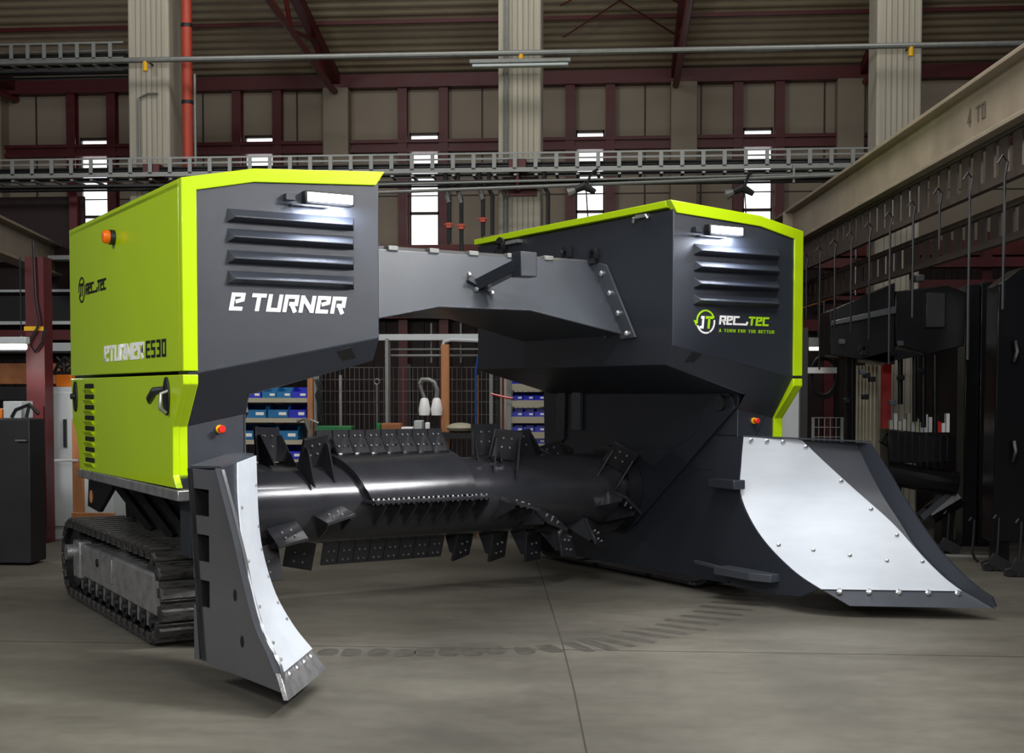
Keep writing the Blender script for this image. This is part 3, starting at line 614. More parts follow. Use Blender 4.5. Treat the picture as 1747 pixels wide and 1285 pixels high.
# black machine assembly hung on the gantry
YM = 12.6
def pm(x, y, Y=YM): return at(x, y, Y)
o0 = pm(1515, 560)
hm = thing('hanging_machine', 'black glossy machine frame hanging under the racks on the right', 'machine', o0)
def rb(x0, y0, x1, y1, d, m, nm, dy=0, bev=.012):
    a = pm(x0, y1); c = pm(x1, y0); return MB().bb((a.x-o0.x, dy, a.z-o0.z), (c.x-o0.x, dy+d, c.z-o0.z)).build(nm, m, hm, bevel=bev)
q = MB().slab([pm(1415, 530)-o0, pm(1527, 482)-o0, pm(1527, 622)-o0, pm(1415, 606)-o0], (0, .6, 0)); q.build('side_box', NIGHT, hm, bevel=.01)
q = MB().slab([pm(1418, 548)-o0, pm(1527, 523)-o0, pm(1527, 535)-o0, pm(1418, 556)-o0], (0, -.06, 0)); q.build('edge_highlight', PLATE, hm, bevel=.006)  # light strip painted as the highlight on the black box
q = MB().slab([pm(1527, 497)-o0, pm(1615, 487)-o0, pm(1650, 500)-o0, pm(1645, 590)-o0, pm(1585, 605)-o0, pm(1527, 588)-o0], (0, .7, 0)); q.build('main_box', NIGHT, hm, bevel=.01)
rb(1577, 500, 1612, 560, .05, CHAR, 'cover_plate', -.05)
rb(1562, 468, 1578, 480, .2, PLATE, 'hook_lug')
q = MB().slab([pm(1470, 612)-o0, pm(1530, 596)-o0, pm(1580, 606)-o0, pm(1500, 620)-o0], (0, .5, 0)); q.build('lower_tray', NIGHT, hm)
for x, y0, y1 in ((1448, 606, 760), (1458, 606, 760), (1540, 600, 690), (1565, 605, 720), (1580, 605, 730), (1600, 605, 740)):
    a = pm(x, y0); c = pm(x, y1); MB().tube([(a.x-o0.x, .1, a.z-o0.z), (c.x-o0.x, .1, c.z-o0.z)], .025, 8).build('strut', NIGHT, hm)
for i in range(14):
    a = pm(random.uniform(1430, 1600), random.uniform(580, 700)); MB().bb((a.x-o0.x-.03, -.03, a.z-o0.z-.03), (a.x-o0.x+.03, .05, a.z-o0.z+.02)).build('fitting', random.choice([NIGHT, NIGHT, GREY]), hm, bevel=.006)
for x in (1470, 1565): a = pm(x, 500); MB().tube([(a.x-o0.x, .3, a.z-o0.z), (a.x-o0.x, .3, 3.0-o0.z)], .012, 6).build('hanging_chain', NIGHT, hm)
# tall black post
p = at(1668, 700, 13.7); t = thing('steel_stand', 'tall black steel stand on the floor at the right', 'stand', (p.x, 13.7, 0)); zt = at(1668, 482, 13.7).z
MB().bb((-.16, -.1, .0), (-.02, .2, zt-.03)).build('upright', NIGHT, t, bevel=.01); MB().bb((0, -.06, 0), (.12, .16, zt)).build('upright', NIGHT, t, bevel=.01); MB().bb((-.2, -.14, 0), (.16, .24, .025)).build('base_plate', NIGHT, t)
# black plate machine at the right edge
p = at(1700, 700, 11.8); t = thing('press_machine', 'large black machine panel at the right edge of the photo', 'machine', (p.x, 11.8, 0))
z0, z1 = at(1700, 925, 11.8).z, at(1700, 462, 11.8).z
MB().slab([(-.02, 0, z0), (.6, 0, z0), (.6, 0, z1+.1), (.18, 0, z1+.02), (.0, 0, z1-.12)], (0, .35, 0)).build('panel', NIGHT, t, bevel=.01)
for y in (600, 770): z = at(1720, y, 11.8).z; MB().tube([(.14, -.03, z-.09), (.16, -.05, z), (.15, -.03, z+.09)], .03, 8).build('grip', NIGHT, t)
for x in (.1, .5): MB().bb((x-.06, .1, 0), (x+.06, .3, z0+.02)).build('foot', NIGHT, t)
# black implement lying behind the right blade
p = at(1580, 800, 13.0); t = thing('black_implement', 'black ribbed implement standing on the floor behind the right blade', 'implement', (p.x, 13.0, 0))
def q3(x, y): k = at(x, y, 13.0); return Vector((k.x-p.x, 0, k.z))
MB().slab([q3(1515, 732), q3(1632, 745), q3(1632, 790), q3(1515, 790)], (0, .4, 0)).build('hopper', NIGHT, t, bevel=.01)
for k in range(9): a = q3(1522+k*12, 738); MB().bb((a.x-.008, -.02, a.z-.35), (a.x+.008, 0, a.z)).build('rib', NIGHT, t)
MB().tube([q3(1510, 805), q3(1560, 815), q3(1632, 825)], .12, 12).build('roller', NIGHT, t)
MB().slab([q3(1570, 880), q3(1634, 825), q3(1640, 832), q3(1576, 888)], (0, .2, 0)).build('tilted_bar', GREY, t)
MB().tube([q3(1590, 880)+Vector((0, .1, 0)), q3(1640, 850)+Vector((0, .1, 0))], .1, 10).build('lower_roller', NIGHT, t)
for x in (1530, 1620): a = q3(x, 830); MB().bb((a.x-.06, .05, 0), (a.x+.06, .35, a.z)).build('foot', NIGHT, t)
MB().tube([q3(1505, 748)+Vector((.02, .1, 0)), q3(1520, 755)+Vector((0, .1, 0))], .06, 10).build('end_boss', NIGHT, t)
q = MB(); zr = q3(1540, 733).z
for k in range(14):
    x = q3(1525+k*7.5, 733).x; h = random.uniform(.06, .16); q2 = MB().bb((p.x+x-.016, 13.12, zr-.03), (p.x+x+.016, 13.2, zr+h))
    tag(q2.build('folder', random.choice([PALE, SHELF, WHITE, RED] if k > 7 else [SHELF, PALE])), '%s narrow upright piece in the row on top of the black ribbed implement' % (ordn+['sixth', 'seventh', 'eighth', 'ninth', 'tenth', 'eleventh', 'twelfth', 'thirteenth', 'fourteenth'])[k], 'sheet', 'pale upright pieces behind the right blade')
# small hooked tools on the floor
for k, (x, y, lb) in enumerate([(1615, 945, 'black hooked tool on the floor nearest to the right blade'), (1658, 960, 'thin black hook standing on the floor, second from the right blade'), (1700, 975, 'black hooked tool on the floor left of the photo edge'), (1738, 985, 'black blade tool on the floor at the right photo edge')]):
    b0 = fl(x, y); t = thing('hook_tool', lb, 'tool', b0, group='hooked tools on the floor')
    h = .42 if k < 2 else .5
    MB().tube([(-.03, 0, h-.03), (-.01, 0, h), (.02, 0, h-.02), (.01, 0, h*.5), (0, 0, .1)], .012, 6).build('hook_rod', CHAR, t)
    if k != 1: MB().box((.03, 0, .07), (.2, .03, .11), rotm('Y', 28)).build('blade', CHAR, t, bevel=.004); MB().box((-.05, .04, .05), (.12, .1, .08), rotm('Y', -20)).build('bracket', BLACK, t, bevel=.004)
    else: MB().tube([(0, 0, .1), (.03, 0, .03), (.06, 0, .012)], .014, 6).build('foot', CHAR, t)
b0 = fl(1655, 958); o = MB().box((0, 0, .01), (.7, .03, .02), rotm('Z', -8)).build('floor_bar', GALV); o.location = (b0.x, b0.y+.35, 0); tag(o, 'pale flat bar lying on the floor between the hooked tools', 'bar')

# ================================================================== THE COMPOST TURNER
M0 = thing('compost_turner', 'large lime green and anthracite tracked compost turner straddling the hall floor', 'machine', (0, 0, 0), R(31.189+HY))
a = R(31.189+HY); M0.location = (4.628*math.cos(a)-7.332*math.sin(a), 4.628*math.sin(a)+7.332*math.cos(a), 0)
WO, WI, D = 2.405, 1.157, 2.83
def bolt(parent, c, n, r=.014, h=.014, m=BRIGHT):
    c = Vector(c); n = Vector(n).normalized(); q = MB().tube([c-n*.004, c+n*h*.6, c+n*h], [r, r, r*.55], 8); return q.build('bolt', m, parent)
def slz(u, v): return 1.70+(2.315-abs(u))*.1986-v/.697
def side(s):
    U = lambda u: s*u
    P = lambda u, v, z: (s*u, v, z)
    # main housing
    F = [P(1.157,0,1.93), P(1.157,0,2.90), P(1.97,0,2.85), P(2.37,0,2.765), P(2.37,0,1.69)]
    S = [P(1.157,.09,1.79), P(1.957,.14,1.575), P(1.957,.216,1.461), P(2.37,.216,1.379)]
    B = [P(1.157,D-.01,1.79), P(1.157,D-.01,2.90), P(1.97,D-.01,2.85), P(2.37,D-.01,2.765), P(2.37,D-.01,1.6), P(1.957,D-.01,1.575)]
    mb = MB().add(F+S+B, [(0,1,2,3,4), (0,4,8,7,6,5), (0,5,9,10,1), (1,10,11,2), (2,11,12,3), (5,6,14,9), (9,14,13,12,11,10), (6,7,8,4,3,12,13,14)])
    hs = mb.build('housing', ANTH, M0, bevel=.006)
    # leg and tunnel wall
    MB().bb(P(1.96,.216,.98), P(2.36,2.75,1.585)).bb(P(1.96,.216,.60), P(2.30,.42,.98)).build('leg', ANTH, M0, bevel=.006)
    MB().bb(P(1.97,.42,.3), P(2.06,2.4,.98)).build('undercarriage_frame', DARK, M0)
    tw = MB().slab([P(1.957,v,z) for v, z in ((.32,.11),(2.636,.09),(2.86,.35),(2.95,1.1),(2.97,1.66),(.22,1.60),(.22,1.2))], (s*.03,0,0)).build('tunnel_wall', ANTH, M0)
    MB().slab([P(1.95,v,z) for v, z in ((2.30,1.62),(2.44,1.62),(2.44,1.25),(2.30,1.25))], (-s*.03,0,0)).build('seal_strip', GREY, tw)
    MB().slab([P(1.95,v,z) for v, z in ((2.55,1.70),(2.70,1.70),(2.72,1.2),(2.66,1.12),(2.58,1.16))], (-s*.02,0,0)).build('rear_flap', BLACK, tw)
    # lime hood: front frame, roof sheet, side sheet
    out = [(2.405,1.716),(2.405,2.819),(1.969,2.908),(1.121,2.963),(1.182,2.873),(1.97,2.828),(2.315,2.755),(2.315,1.716)]
    h = MB()
    for i in range(3):
        j = 7-i; h.slab([P(out[i][0],-.014,out[i][1]), P(out[i+1][0],-.014,out[i+1][1]), P(out[j-1][0],-.014,out[j-1][1]), P(out[j][0],-.014,out[j][1])], (0,.06,0))
    h.build('hood_frame', LIME, M0, bevel=.005)
    rf = MB()
    for q in ((2.405,2.819,1.969,2.908),(1.969,2.908,1.125,2.963)):
        rf.slab([P(q[0],.046,q[1]),P(q[2],.046,q[3]),P(q[2],.046,q[3]-.05),P(q[0],.046,q[1]-.05)], (0,D-.046,0))
    rf.build('roof_sheet', LIME, M0, bevel=.004)
    sp_ = MB().slab([P(2.365,v,z) for v, z in ((.046,1.716),(.046,2.80),(D,2.80),(D,1.716))], (s*.04,0,0)).build('side_panel', LIME, M0, bevel=.005)
    # lower door with folded front edge
    dr = MB().slab([P(2.365,v,z) for v, z in ((-.014,1.695),(-.014,1.64),(.20,1.39),(.20,1.10),(.13,1.03),(2.57,1.015),(2.60,1.15),(2.70,1.31),(2.79,1.36),(2.83,1.695))], (s*.04,0,0))
    dr.slab([P(2.315,v,z) for v, z in ((-.014,1.695),(-.014,1.64),(.20,1.39),(.20,1.10),(.25,1.05),(.25,1.40),(.04,1.65),(.04,1.695))], (s*.055,0,0))
    dr = dr.build('lower_door', LIME, M0, bevel=.005)
    MB().bb(P(2.1,.1,.955), P(2.41,2.62,1.02)).build('base_sill', STEEL, M0, bevel=.008)
    # louvres
    for z in (2.668, 2.552, 2.428, 2.308):
        u0, u1 = (1.335, 2.122) if s < 0 else (1.352, 2.15)
        q = MB().add([P(u0-.01,.004,z),P(u1+.01,.004,z),P(u0-.01,.004,z-.085),P(u1+.01,.004,z-.085),P(u0+.022,-.055,z-.05),P(u1-.022,-.055,z-.05),P(u0+.022,-.055,z-.058),P(u1-.022,-.055,z-.058)],
          [(0,1,5,4),(4,5,7,6),(6,7,3,2),(0,4,6,2),(1,3,7,5),(0,2,3,1)])
        lv = q.build('louvre', ANTH, M0, bevel=.003)
    # work lamp
    u0, u1, z0, z1 = (1.36, 1.655, 2.735, 2.79) if s < 0 else (1.455, 1.755, 2.742, 2.797)
    wl_ = MB().bb(P(u0-.012,-.06,z0-.012), P(u1+.012,.01,z1+.012)).build('work_lamp', CHAR, M0, bevel=.008)
    MB().bb(P(u0,-.066,z0), P(u1,-.058,z1)).build('lamp_lens', LAMPE, wl_, bevel=.006)
    ll = bpy.data.lights.new('lamp_light', 'AREA'); ll.shape = 'RECTANGLE'; ll.size = .28; ll.size_y = .05; ll.energy = 9; ll.color = (.80, .86, 1)
    lo = bpy.data.objects.new('lamp_light', ll); C.objects.link(lo); lo.parent = wl_; lo.location = P((u0+u1)/2, -.10, z0-.02); lo.rotation_euler = (R(25), 0, 0)
    ub = u1+.1 if s < 0 else u0-.1
    MB().bb(P(min(ub, (u0+u1)/2),-.055,z0-.03), P(max(ub, (u0+u1)/2),.0,z0-.018)).bb(P(ub-.03,-.05,z0),P(ub+.03,.0,z0+.04)).build('lamp_bracket', ANTH, wl_, bevel=.003)
    # dark plate as painted shade of a pocket in the sloped underside
    q = [(1.431,.018,1.85),(1.345,.012,1.872),(1.29,.064,1.81),(1.38,.066,1.792)] if s < 0 else [(1.308,.068,1.806),(1.345,.006,1.886),(1.429,.006,1.868),(1.377,.074,1.786)]
    n = Vector((s*.1986,1/.697,1)).normalized(); MB().slab([Vector(P(*k))-n*.006 for k in q], n*.01).build('pocket_shade', DARK, M0)
    # stop button
    c = Vector(P(2.117,.216,1.372))
    sb = MB().tube([c, c+Vector((0,-.014,0))], .025, 16).build('stop_button', YEL, M0)
    MB().tube([c+Vector((0,-.012,0)), c+Vector((0,-.035,0)), c+Vector((0,-.05,0)), c+Vector((0,-.056,0))], [.014,.016,.024,.018], 16).build('button_head', RED, sb)
    # leg top: weld seam
    MB().tube([P(1.957,.214,1.1), P(1.957,.214,1.46)], .005, 6).build('weld_seam', GREY, M0)
    return hs, sp_, dr, tw
A = side(-1); Bq = side(1)
# door furniture on the left side
def oval(parent, v, z):
    q = MB(); k = 16; q.slab([(-WO, v+.06*math.cos(2*math.pi*i/k), z+.115*math.sin(2*math.pi*i/k)) for i in range(k)], (-.012,0,0)); h = q.build('door_latch', CHAR, parent, bevel=.003)
    return h
h = oval(A[2], .30, 1.57)
MB().tube([(-WO-.01,.33,1.61),(-WO-.06,.36,1.60),(-WO-.07,.42,1.555),(-WO-.06,.46,1.53)], [.02,.026,.024,.012], 8).build('lever', BLACK, h)
MB().tube([(-WO-.01,.26,1.60),(-WO-.05,.26,1.585),(-WO-.055,.26,1.50),(-WO-.02,.26,1.47)], .012, 8).build('pull_bow', STEEL, h)
h = oval(A[2], 2.67, 1.56); MB().tube([(-WO-.01,2.67,1.56),(-WO-.04,2.67,1.56)], .022, 10).build('lever', BLACK, h)
for k in range(8):
    z = 1.615-k*.0765
    lv = MB().add([(-WO-.001,2.11,z-.034),(-WO-.001,2.39,z-.034),(-WO-.001,2.40,z+.004),(-WO-.001,2.10,z+.004),(-WO-.022,2.13,z-.004),(-WO-.022,2.37,z-.004)], [(0,1,5,4),(0,4,3),(1,2,5),(3,4,5,2),(0,3,2,1)]).build('vent_slot', LIME, A[2])
    MB().slab([(-WO,2.11,z-.003),(-WO,2.39,z-.003),(-WO,2.39,z+.03),(-WO,2.375,z+.038),(-WO,2.125,z+.038),(-WO,2.11,z+.03)], (-.0015,0,0)).build('slot_shade', DARK, lv)  # dark sheet stands in for the shade inside each vent slot
bc = MB().tube([(-WO,1.489,2.63),(-WO-.035,1.489,2.63)], .05, 16).build('beacon', CHAR, M0)
MB().tube([(-WO-.035,1.489,2.63),(-WO-.065,1.489,2.63),(-WO-.078,1.489,2.63)], [.046,.046,.032], 16).build('beacon_lens', ORANGE, bc)
# lettering on the left side panel
sx, sz, sn = (0,-1,0), (0,0,1), (-1,0,0)
q = MB(); text(q, 'eTURNeR', (-WO,1.80,1.803), sx, sz, sn, .107, 1.48, .22, .12, .12); q.build('lettering', WHITE, A[1])
q = MB(); text(q, 'E530', (-WO,.745,1.803), sx, sz, sn, .112, 1.30, .15, 0, .14); q.build('lettering', VBLACK, A[1])
def emblem(mb, c, xd, n, r, a0, a1, t=.14):
    c, xd = Vector(c), Vector(xd); zd = Vector((0,0,1)); n_ = Vector(n)*.004; k = 18
    for i in range(k):
        p = [R(a0+(a1-a0)*i/k), R(a0+(a1-a0)*(i+1)/k)]
        mb.slab([c+(xd*math.cos(g)+zd*math.sin(g))*rr for g, rr in ((p[0], r), (p[1], r), (p[1], r*(1-t)), (p[0], r*(1-t)))], n_)
q = MB(); emblem(q, (-WO,2.435,2.342), sx, sn, .095, -150, 20); emblem(q, (-WO,2.435,2.342), sx, sn, .095, 30, 190)
text(q, 'JT', (-WO,2.505,2.295), sx, sz, sn, .095, .95, .2, .1, .06); text(q, 'ReC_TeC', (-WO,2.315,2.298), sx, sz, sn, .08, 1.2, .2, .1, .1); q.build('logo', VBLACK, A[1])
# lettering on the two fronts
fx, fn = (1,0,0), (0,-1,0)
q = MB(); text(q, 'e', (-2.125,0,2.073), fx, sz, fn, .103, 1.05, .22, .2, .12); text(q, 'TURNeR', (-2.0,0,2.073), fx, sz, fn, .103, 1.07, .22, .2, .13); q.build('lettering', WHITE, A[0])
q = MB(); emblem(q, (1.458,0,2.105), fx, fn, .088, 200, 370); text(q, 'J', (1.40,0,2.055), fx, sz, fn, .09, .9, .22, .1); q.build('emblem', WHITE, Bq[0])
q = MB(); text(q, 'ReC_', (1.585,0,2.088), fx, sz, fn, .066, 1.12, .22, .12, .12); q.build('wordmark', WHITE, Bq[0])
q = MB(); emblem(q, (1.458,0,2.105), fx, fn, .088, 20, 190); q.slab([(1.375,-.004,2.11),(1.345,-.004,2.115),(1.37,-.004,2.07)], (0,.004,0)); text(q, 'T', (1.45,0,2.055), fx, sz, fn, .09, .95, .22, .1); q.build('emblem', VLIME, Bq[0])
q = MB(); text(q, 'TeC', (1.866,0,2.088), fx, sz, fn, .066, 1.18, .22, .12, .12); q.build('wordmark', VLIME, Bq[0])
q = MB(); text(q, 'A TURN FOR THE BETTER', (1.585,0,2.033), fx, sz, fn, .024, 1.06, .15, 0, .34); q.build('tagline', VLIME, Bq[0])
# ---- cross beam
def bv(z): return .587+(z-2.03)*.74
fr = [(-1.16,2.03),(-.36,2.187),(.40,2.187),(1.16,2.02),(1.16,2.61),(-1.16,2.61)]
Fv = [(u, bv(z), z) for u, z in fr]; Bv = [(u, 2.05-(bv(z)-.57)*.6, z) for u, z in fr]
MB().slab([(-1.157,bv(2.61)-.003,2.572),(1.157,bv(2.61)-.003,2.596),(1.157,bv(2.61)+.06,2.63),(-1.157,bv(2.61)+.09,2.645)], (0,.02,-.01)).build('beam_top_sheen', PLATE, M0)  # lighter plate imitates the reflection along the beam's top chamfer
bm_ = MB().add(Fv+Bv, [(0,1,2,3,4,5), (6,11,10,9,8,7)]+[(i, 6+i, 6+(i+1) % 6, (i+1) % 6) for i in range(6)]).build('cross_beam', GREY, M0, bevel=.012)
for k in range(6):
    u = -.9+k*.33; MB().bb((u-.04,1.0,2.60),(u+.04,1.08,2.635)).build('clip', GALV, bm_, bevel=.005)
fl_ = MB().slab([(WI-.002,1.08,2.63),(WI-.002,.80,2.57),(WI-.002,.42,2.0),(WI-.002,.60,1.99)], (-.02,0,0)).build('flange', GREY, M0, bevel=.004)
for k in range(4): t_ = k/3; bolt(fl_, (WI-.022, .845-t_*.33, 2.505-t_*.475), (-1,0,0), .022, .024)
bolt(fl_, (WI-.002, .82, 2.02), (-1,0,0), .016, .02, GREY)
bs = MB().slab([(-.03,.88,2.45),(-.06,.85,2.40),(.12,.80,2.30),(.14,.83,2.34)], (0,-.03,0)).build('arm_bracket', GREY, M0, bevel=.003)
q = MB().bar((.03,.86,2.36),(.145,.44,2.49),.085,.085); q.build('arm_tube', ANTH, bs, bevel=.006)
MB().bb((.10,.36,2.40),(.235,.49,2.575)).build('arm_block', ANTH, bs, bevel=.006)
for p in ((-.05,.84,2.44),(-.01,.80,2.33),(.11,.785,2.31)): bolt(bs, p, (0,-1,.3), .018, .025)
def eye(v, z, r=.06):
    q = MB(); k = 14
    prof_ = [(v-r, z-.07)]+[(v+r*math.cos(math.pi-math.pi*i/k), z+r*math.sin(math.pi*i/k)) for i in range(k+1)]+[(v+r, z-.07)]
    n_ = len(prof_); inner = [(v+.026*math.cos(math.pi-math.pi*i/(n_-1)*1.0), z+.026*math.sin(math.pi*i/(n_-1))) for i in range(n_)]
    for i in range(n_-1): q.slab([(WI-.05,)+prof_[i], (WI-.05,)+prof_[i+1], (WI-.05,)+inner[i+1], (WI-.05,)+inner[i]], (.03,0,0))
    q.bb((WI-.05,v-r,z-.07),(WI+.0,v+r,z-.03)); return q.build('lifting_eye', BLACK, M0)
eye(1.33,2.70); eye(2.36,2.86,.075); eye(.95,2.66,.05)
q = MB().bb((WI-.03,.42,2.875),(WI,.28,2.90)); q.tube([(WI-.03,.44,2.85),(WI-.04,.42,2.885)],.01,6).tube([(WI-.03,.26,2.86),(WI-.04,.28,2.89)],.01,6); q.build('roof_latch', STEEL, M0)
MB().bb((WI-.05,2.05,2.86),(WI,2.0+.25,2.89)).build('roof_latch', STEEL, M0)
# ---- drum
RD, VD, ZD = .31, 1.75, .76
def dp(u, th, r): th = R(th); return Vector((u, VD-math.cos(th)*r, ZD+math.sin(th)*r))
dm = MB().tube([(-1.93,VD,ZD),(1.92,VD,ZD)], RD, 48).build('turning_drum', DRUM, M0)
MB().tube([(1.80,VD,ZD),(1.925,VD,ZD)], .375, 40).build('end_disc', BLACK, dm)
MB().tube([(-1.925,VD,ZD),(-1.80,VD,ZD)], .375, 40).build('end_disc', BLACK, dm)
def scoop(r, a0, a1, ul, ur, k=20):
    q = MB(); A_ = []; B_ = []; C_ = []; D_ = []
    for j in range(k+1):
        f_ = j/k; t_ = a0+(a1-a0)*f_; u0 = ul[0]+(ul[1]-ul[0])*f_; u1 = ur[0]+(ur[1]-ur[0])*f_
        A_.append(dp(u0, t_, r)); B_.append(dp(u1, t_, r)); C_.append(dp(u0, t_, RD-.01)); D_.append(dp(u1, t_, RD-.01))
    n = k+1; fs = []
    for j in range(k): fs += [(j, j+1, n+j+1, n+j), (j, 2*n+j, 2*n+j+1, j+1), (n+j, n+j+1, 3*n+j+1, 3*n+j), (2*n+j, 3*n+j, 3*n+j+1, 2*n+j+1)]
    fs += [(0, n, 3*n, 2*n), (k, 2*n+k, 3*n+k, n+k)]
    return q.add(A_+B_+C_+D_, fs)
scoop(RD+.06, 84, 6, (-.80, -.57), (.26, .34)).build('wear_shell', DRUM, dm)
def paddle_mesh(w_=.128, h_=.235, gap=.1, sides=(1,)):
    q = MB(); r0, r1 = RD-.02, RD+h_
    # local frame: x along the axis, y = tangent in turning direction, z radial
    q.bb((-w_/2,-.012,r0+.03),(w_/2,.012,r1))
    for sg in sides:
        q.slab([(sg*gap/2-.007,-.01,r1-.06),(sg*gap/2-.007,-.01,r0),(sg*gap/2-.007,-.20,r0-.02),(sg*gap/2-.007,-.05,r1-.06)], (.014,0,0))
    return q
def place(o, u, th, yaw=0):
    t = R(th); rad = Vector((0,-math.cos(t),math.sin(t))); tan = Vector((0,math.sin(t),math.cos(t))); ax = tan.cross(rad)
    m = Matrix((ax, tan, rad)).transposed().to_4x4()
    if yaw: m = m @ Matrix.Rotation(R(yaw), 4, 'Z')
    m.translation = Vector((u, VD, ZD)); o.matrix_local = m
def bolts4(q, w_, z0, z1):
    for x in (-w_*.2, w_*.2):
        for z in (z0, z1): q.tube([(x,.012,z),(x,.024,z)],[.011,.008],6); q.tube([(x,-.024,z),(x,-.012,z)],[.008,.011],6)
pm_ = paddle_mesh(); p0 = pm_.build('paddle', DRUM, dm, bevel=.002); 
bq = MB(); bolts4(bq, .115, RD+.11, RD+.19); bb0 = bq.build('paddle_bolts', STEEL)
pw = paddle_mesh(.225, .265, .19, (-1, 1)); p1 = pw.build('paddle', DRUM, dm, bevel=.002)
bq = MB(); bolts4(bq, .17, RD+.12, RD+.2); bb1 = bq.build('paddle_bolts', STEEL)
# paddle bolts share the paddle's mesh
def join(o, b):
    bm = bmesh.new(); bm.from_mesh(o.data); k = len(bm.faces); bm.from_mesh(b.data)
    bm.faces.ensure_lookup_table()
    for i in range(k, len(bm.faces)): bm.faces[i].material_index = 1
    bm.to_mesh(o.data); bm.free(); o.data.materials.append(STEEL); bpy.data.objects.remove(b)
join(p0, bb0); join(p1, bb1); first = {0: True, 1: True}
def pad(u, th, kind, yaw=0):
    src = (p0, p1)[kind]
    if first[kind]: o = src; first[kind] = False
    else: o = src.copy(); C.objects.link(o); o.parent = dm
    place(o, u, th, yaw)
for k in range(8):
    pad(-.77+k*.136, 97, 0); pad(-.56+k*.125, 3, 0); pad(-.68+k*.132, -112, 0)
for u, th, yw in ((-1.22,98,18),(-.97,62,18),(-1.62,60,18),(-1.25,-24,14),(-1.32,-72,24),(-.90,-8,16),(-.92,-115,25),(-1.55,-100,25),(-1.6,150,20),(.62,92,-18),(.70,66,-18),(.68,-6,-16),(.50,-112,-25),(.80,-104,-25),(1.08,-92,-25),(.98,-24,-22),(1.30,-70,-28),(1.52,-52,-35),(1.70,-10,-40),(1.72,40,-40),(1.1,120,-20),(1.5,140,-20)):
    pad(u, th, 1, yw)
# ---- swing arm on the right tunnel wall and its twin
for s in (1, -1):
    q = MB().slab([(s*1.93,v,z) for v, z in ((.22,1.47),(.26,1.56),(.36,1.62),(.47,1.60),(.56,1.50),(.70,1.25),(.95,1.14),(1.25,1.11),(1.77,1.11),(2.05,1.0),(2.15,.78),(2.05,.52),(1.85,.40),(1.678,.373),(1.5,.46))], (s*.025,0,0))
    ar = q.build('swing_arm', ANTH, M0, bevel=.003)
    MB().tube([(s*1.90,.37,1.51),(s*1.935,.37,1.51)], .06, 16).build('pivot_pin', BLACK, ar)
# ---- blades
def curve(P, n=8): # Catmull-Rom through points
    P = [Vector(p) for p in P]; out = []
    for i in range(len(P)-1):
        p0, p1, p2, p3 = P[max(i-1, 0)], P[i], P[i+1], P[min(i+2, len(P)-1)]
        for k in range(n):
            t = k/n; out.append(.5*((2*p1)+(p2-p0)*t+(2*p0-5*p1+4*p2-p3)*t*t+(3*p1-p0-3*p2+p3)*t**3))
    return out+[P[-1]]
def blade(inner, outer, fr, lip, em, th, name_lbl, bulge=0):
    """inner / outer: matching edge curves of the mouldboard, top to bottom; fr: how far the bright liner reaches outward"""
    I = curve(inner, 6); O = curve(outer, 6); n = len(I)
    nrm_ = Vector(th)
    mbq = MB().ruled(I, O, nrm_*.03); bl_ = mbq.build('feed_blade', ANTH, M0, label=name_lbl)
    FR = [fr[0]+(fr[1]-fr[0])*min(1, (inner[0][2]-p.z)/(inner[0][2]-fr[2])) for p in I]
    if len(fr) > 3: FR = [f_ if p.z > fr[2] else fr[3]+(fr[1]-fr[3])*max(0, (p.z-.2)/(fr[2]-.2)) for f_, p in zip(FR, I)]
    if bulge:
        FR = [f_+bulge*4*(t_*(1-t_) if 0 < t_ < 1 else 0) for f_, t_ in zip(FR, [(inner[0][2]-p.z)/(inner[0][2]-fr[2]) for p in I])]
    J = [I[i].lerp(O[i], FR[i]) for i in range(n)]
    MB().ruled([p-nrm_*.004 for p in I], [p-nrm_*.004 for p in J], -nrm_*.008).build('liner', LINER, bl_)
    e = MB().slab(lip, nrm_*.025); ed = e.build('cutting_edge', em, bl_, bevel=.003)
    return bl_, I, O, J, ed
# left blade
inA = [(-1.957,.053,1.215),(-1.957,.022,.85),(-1.957,-.054,.641),(-1.957,-.253,.427),(-1.957,-.533,.283),(-1.957,-.80,.199)]
PA = lambda v, z: (-2.57-.168*v, v, z)
ouA = [PA(-.775,1.195),PA(-.95,.86),PA(-1.04,.66),PA(-1.16,.43),PA(-1.285,.30),PA(-1.357,.214)]
bA, I, O, J, ed = blade(inA, ouA, (.58, 1.0, .76), [(-1.957,-.80,.199), PA(-1.355,.214), PA(-1.43,.09), (-1.90,-.90,.10)], STEEL, (-.86,.51,0), None)
fe_ = [(-.782,1.19),(-.90,.97),(-1.013,.74),(-1.064,.602),(-1.13,.48),(-1.2,.376),(-1.29,.30),(-1.345,.25),(-1.37,.2),(-1.375,.117)]
sp2 = MB().slab([PA(v,z) for v, z in fe_+[(-.64,.14),(-.64,1.182)]], (.016,0,0))
for z0, z1 in ((1.182,1.075),(.93,.83),(.685,.585),(.44,.142)): sp2.slab([PA(-.64,z0),PA(-.46,z0),PA(-.46,z1),PA(-.64,z1)], (.016,0,0))
rear = [(-.46,1.182),(-.46,.142),(-.555,.142)]
sp2.slab([PA(-.46,1.182),PA(-.43,1.182),PA(-.455,.7),PA(-.55,.144),PA(-.56,.144),PA(-.47,.7)], (.016,0,0))
spl = sp2.build('side_plate', PLATE, bA)
MB().slab([PA(-.46,1.18),PA(-.40,1.18),PA(-.52,.15),PA(-.6,.15)], (.3,.08,0)).build('back_box', CHAR, bA)
for v, z in ((-.915,.545),(-.985,.315)):
    k = 10; MB().slab([PA(v+.018*math.cos(2*math.pi*i/k), z+.032*math.sin(2*math.pi*i/k)) for i in range(k)], (-.002,0,0)).build('hole_shade', DARK, spl)  # flat dark discs painted as the shade of oval holes
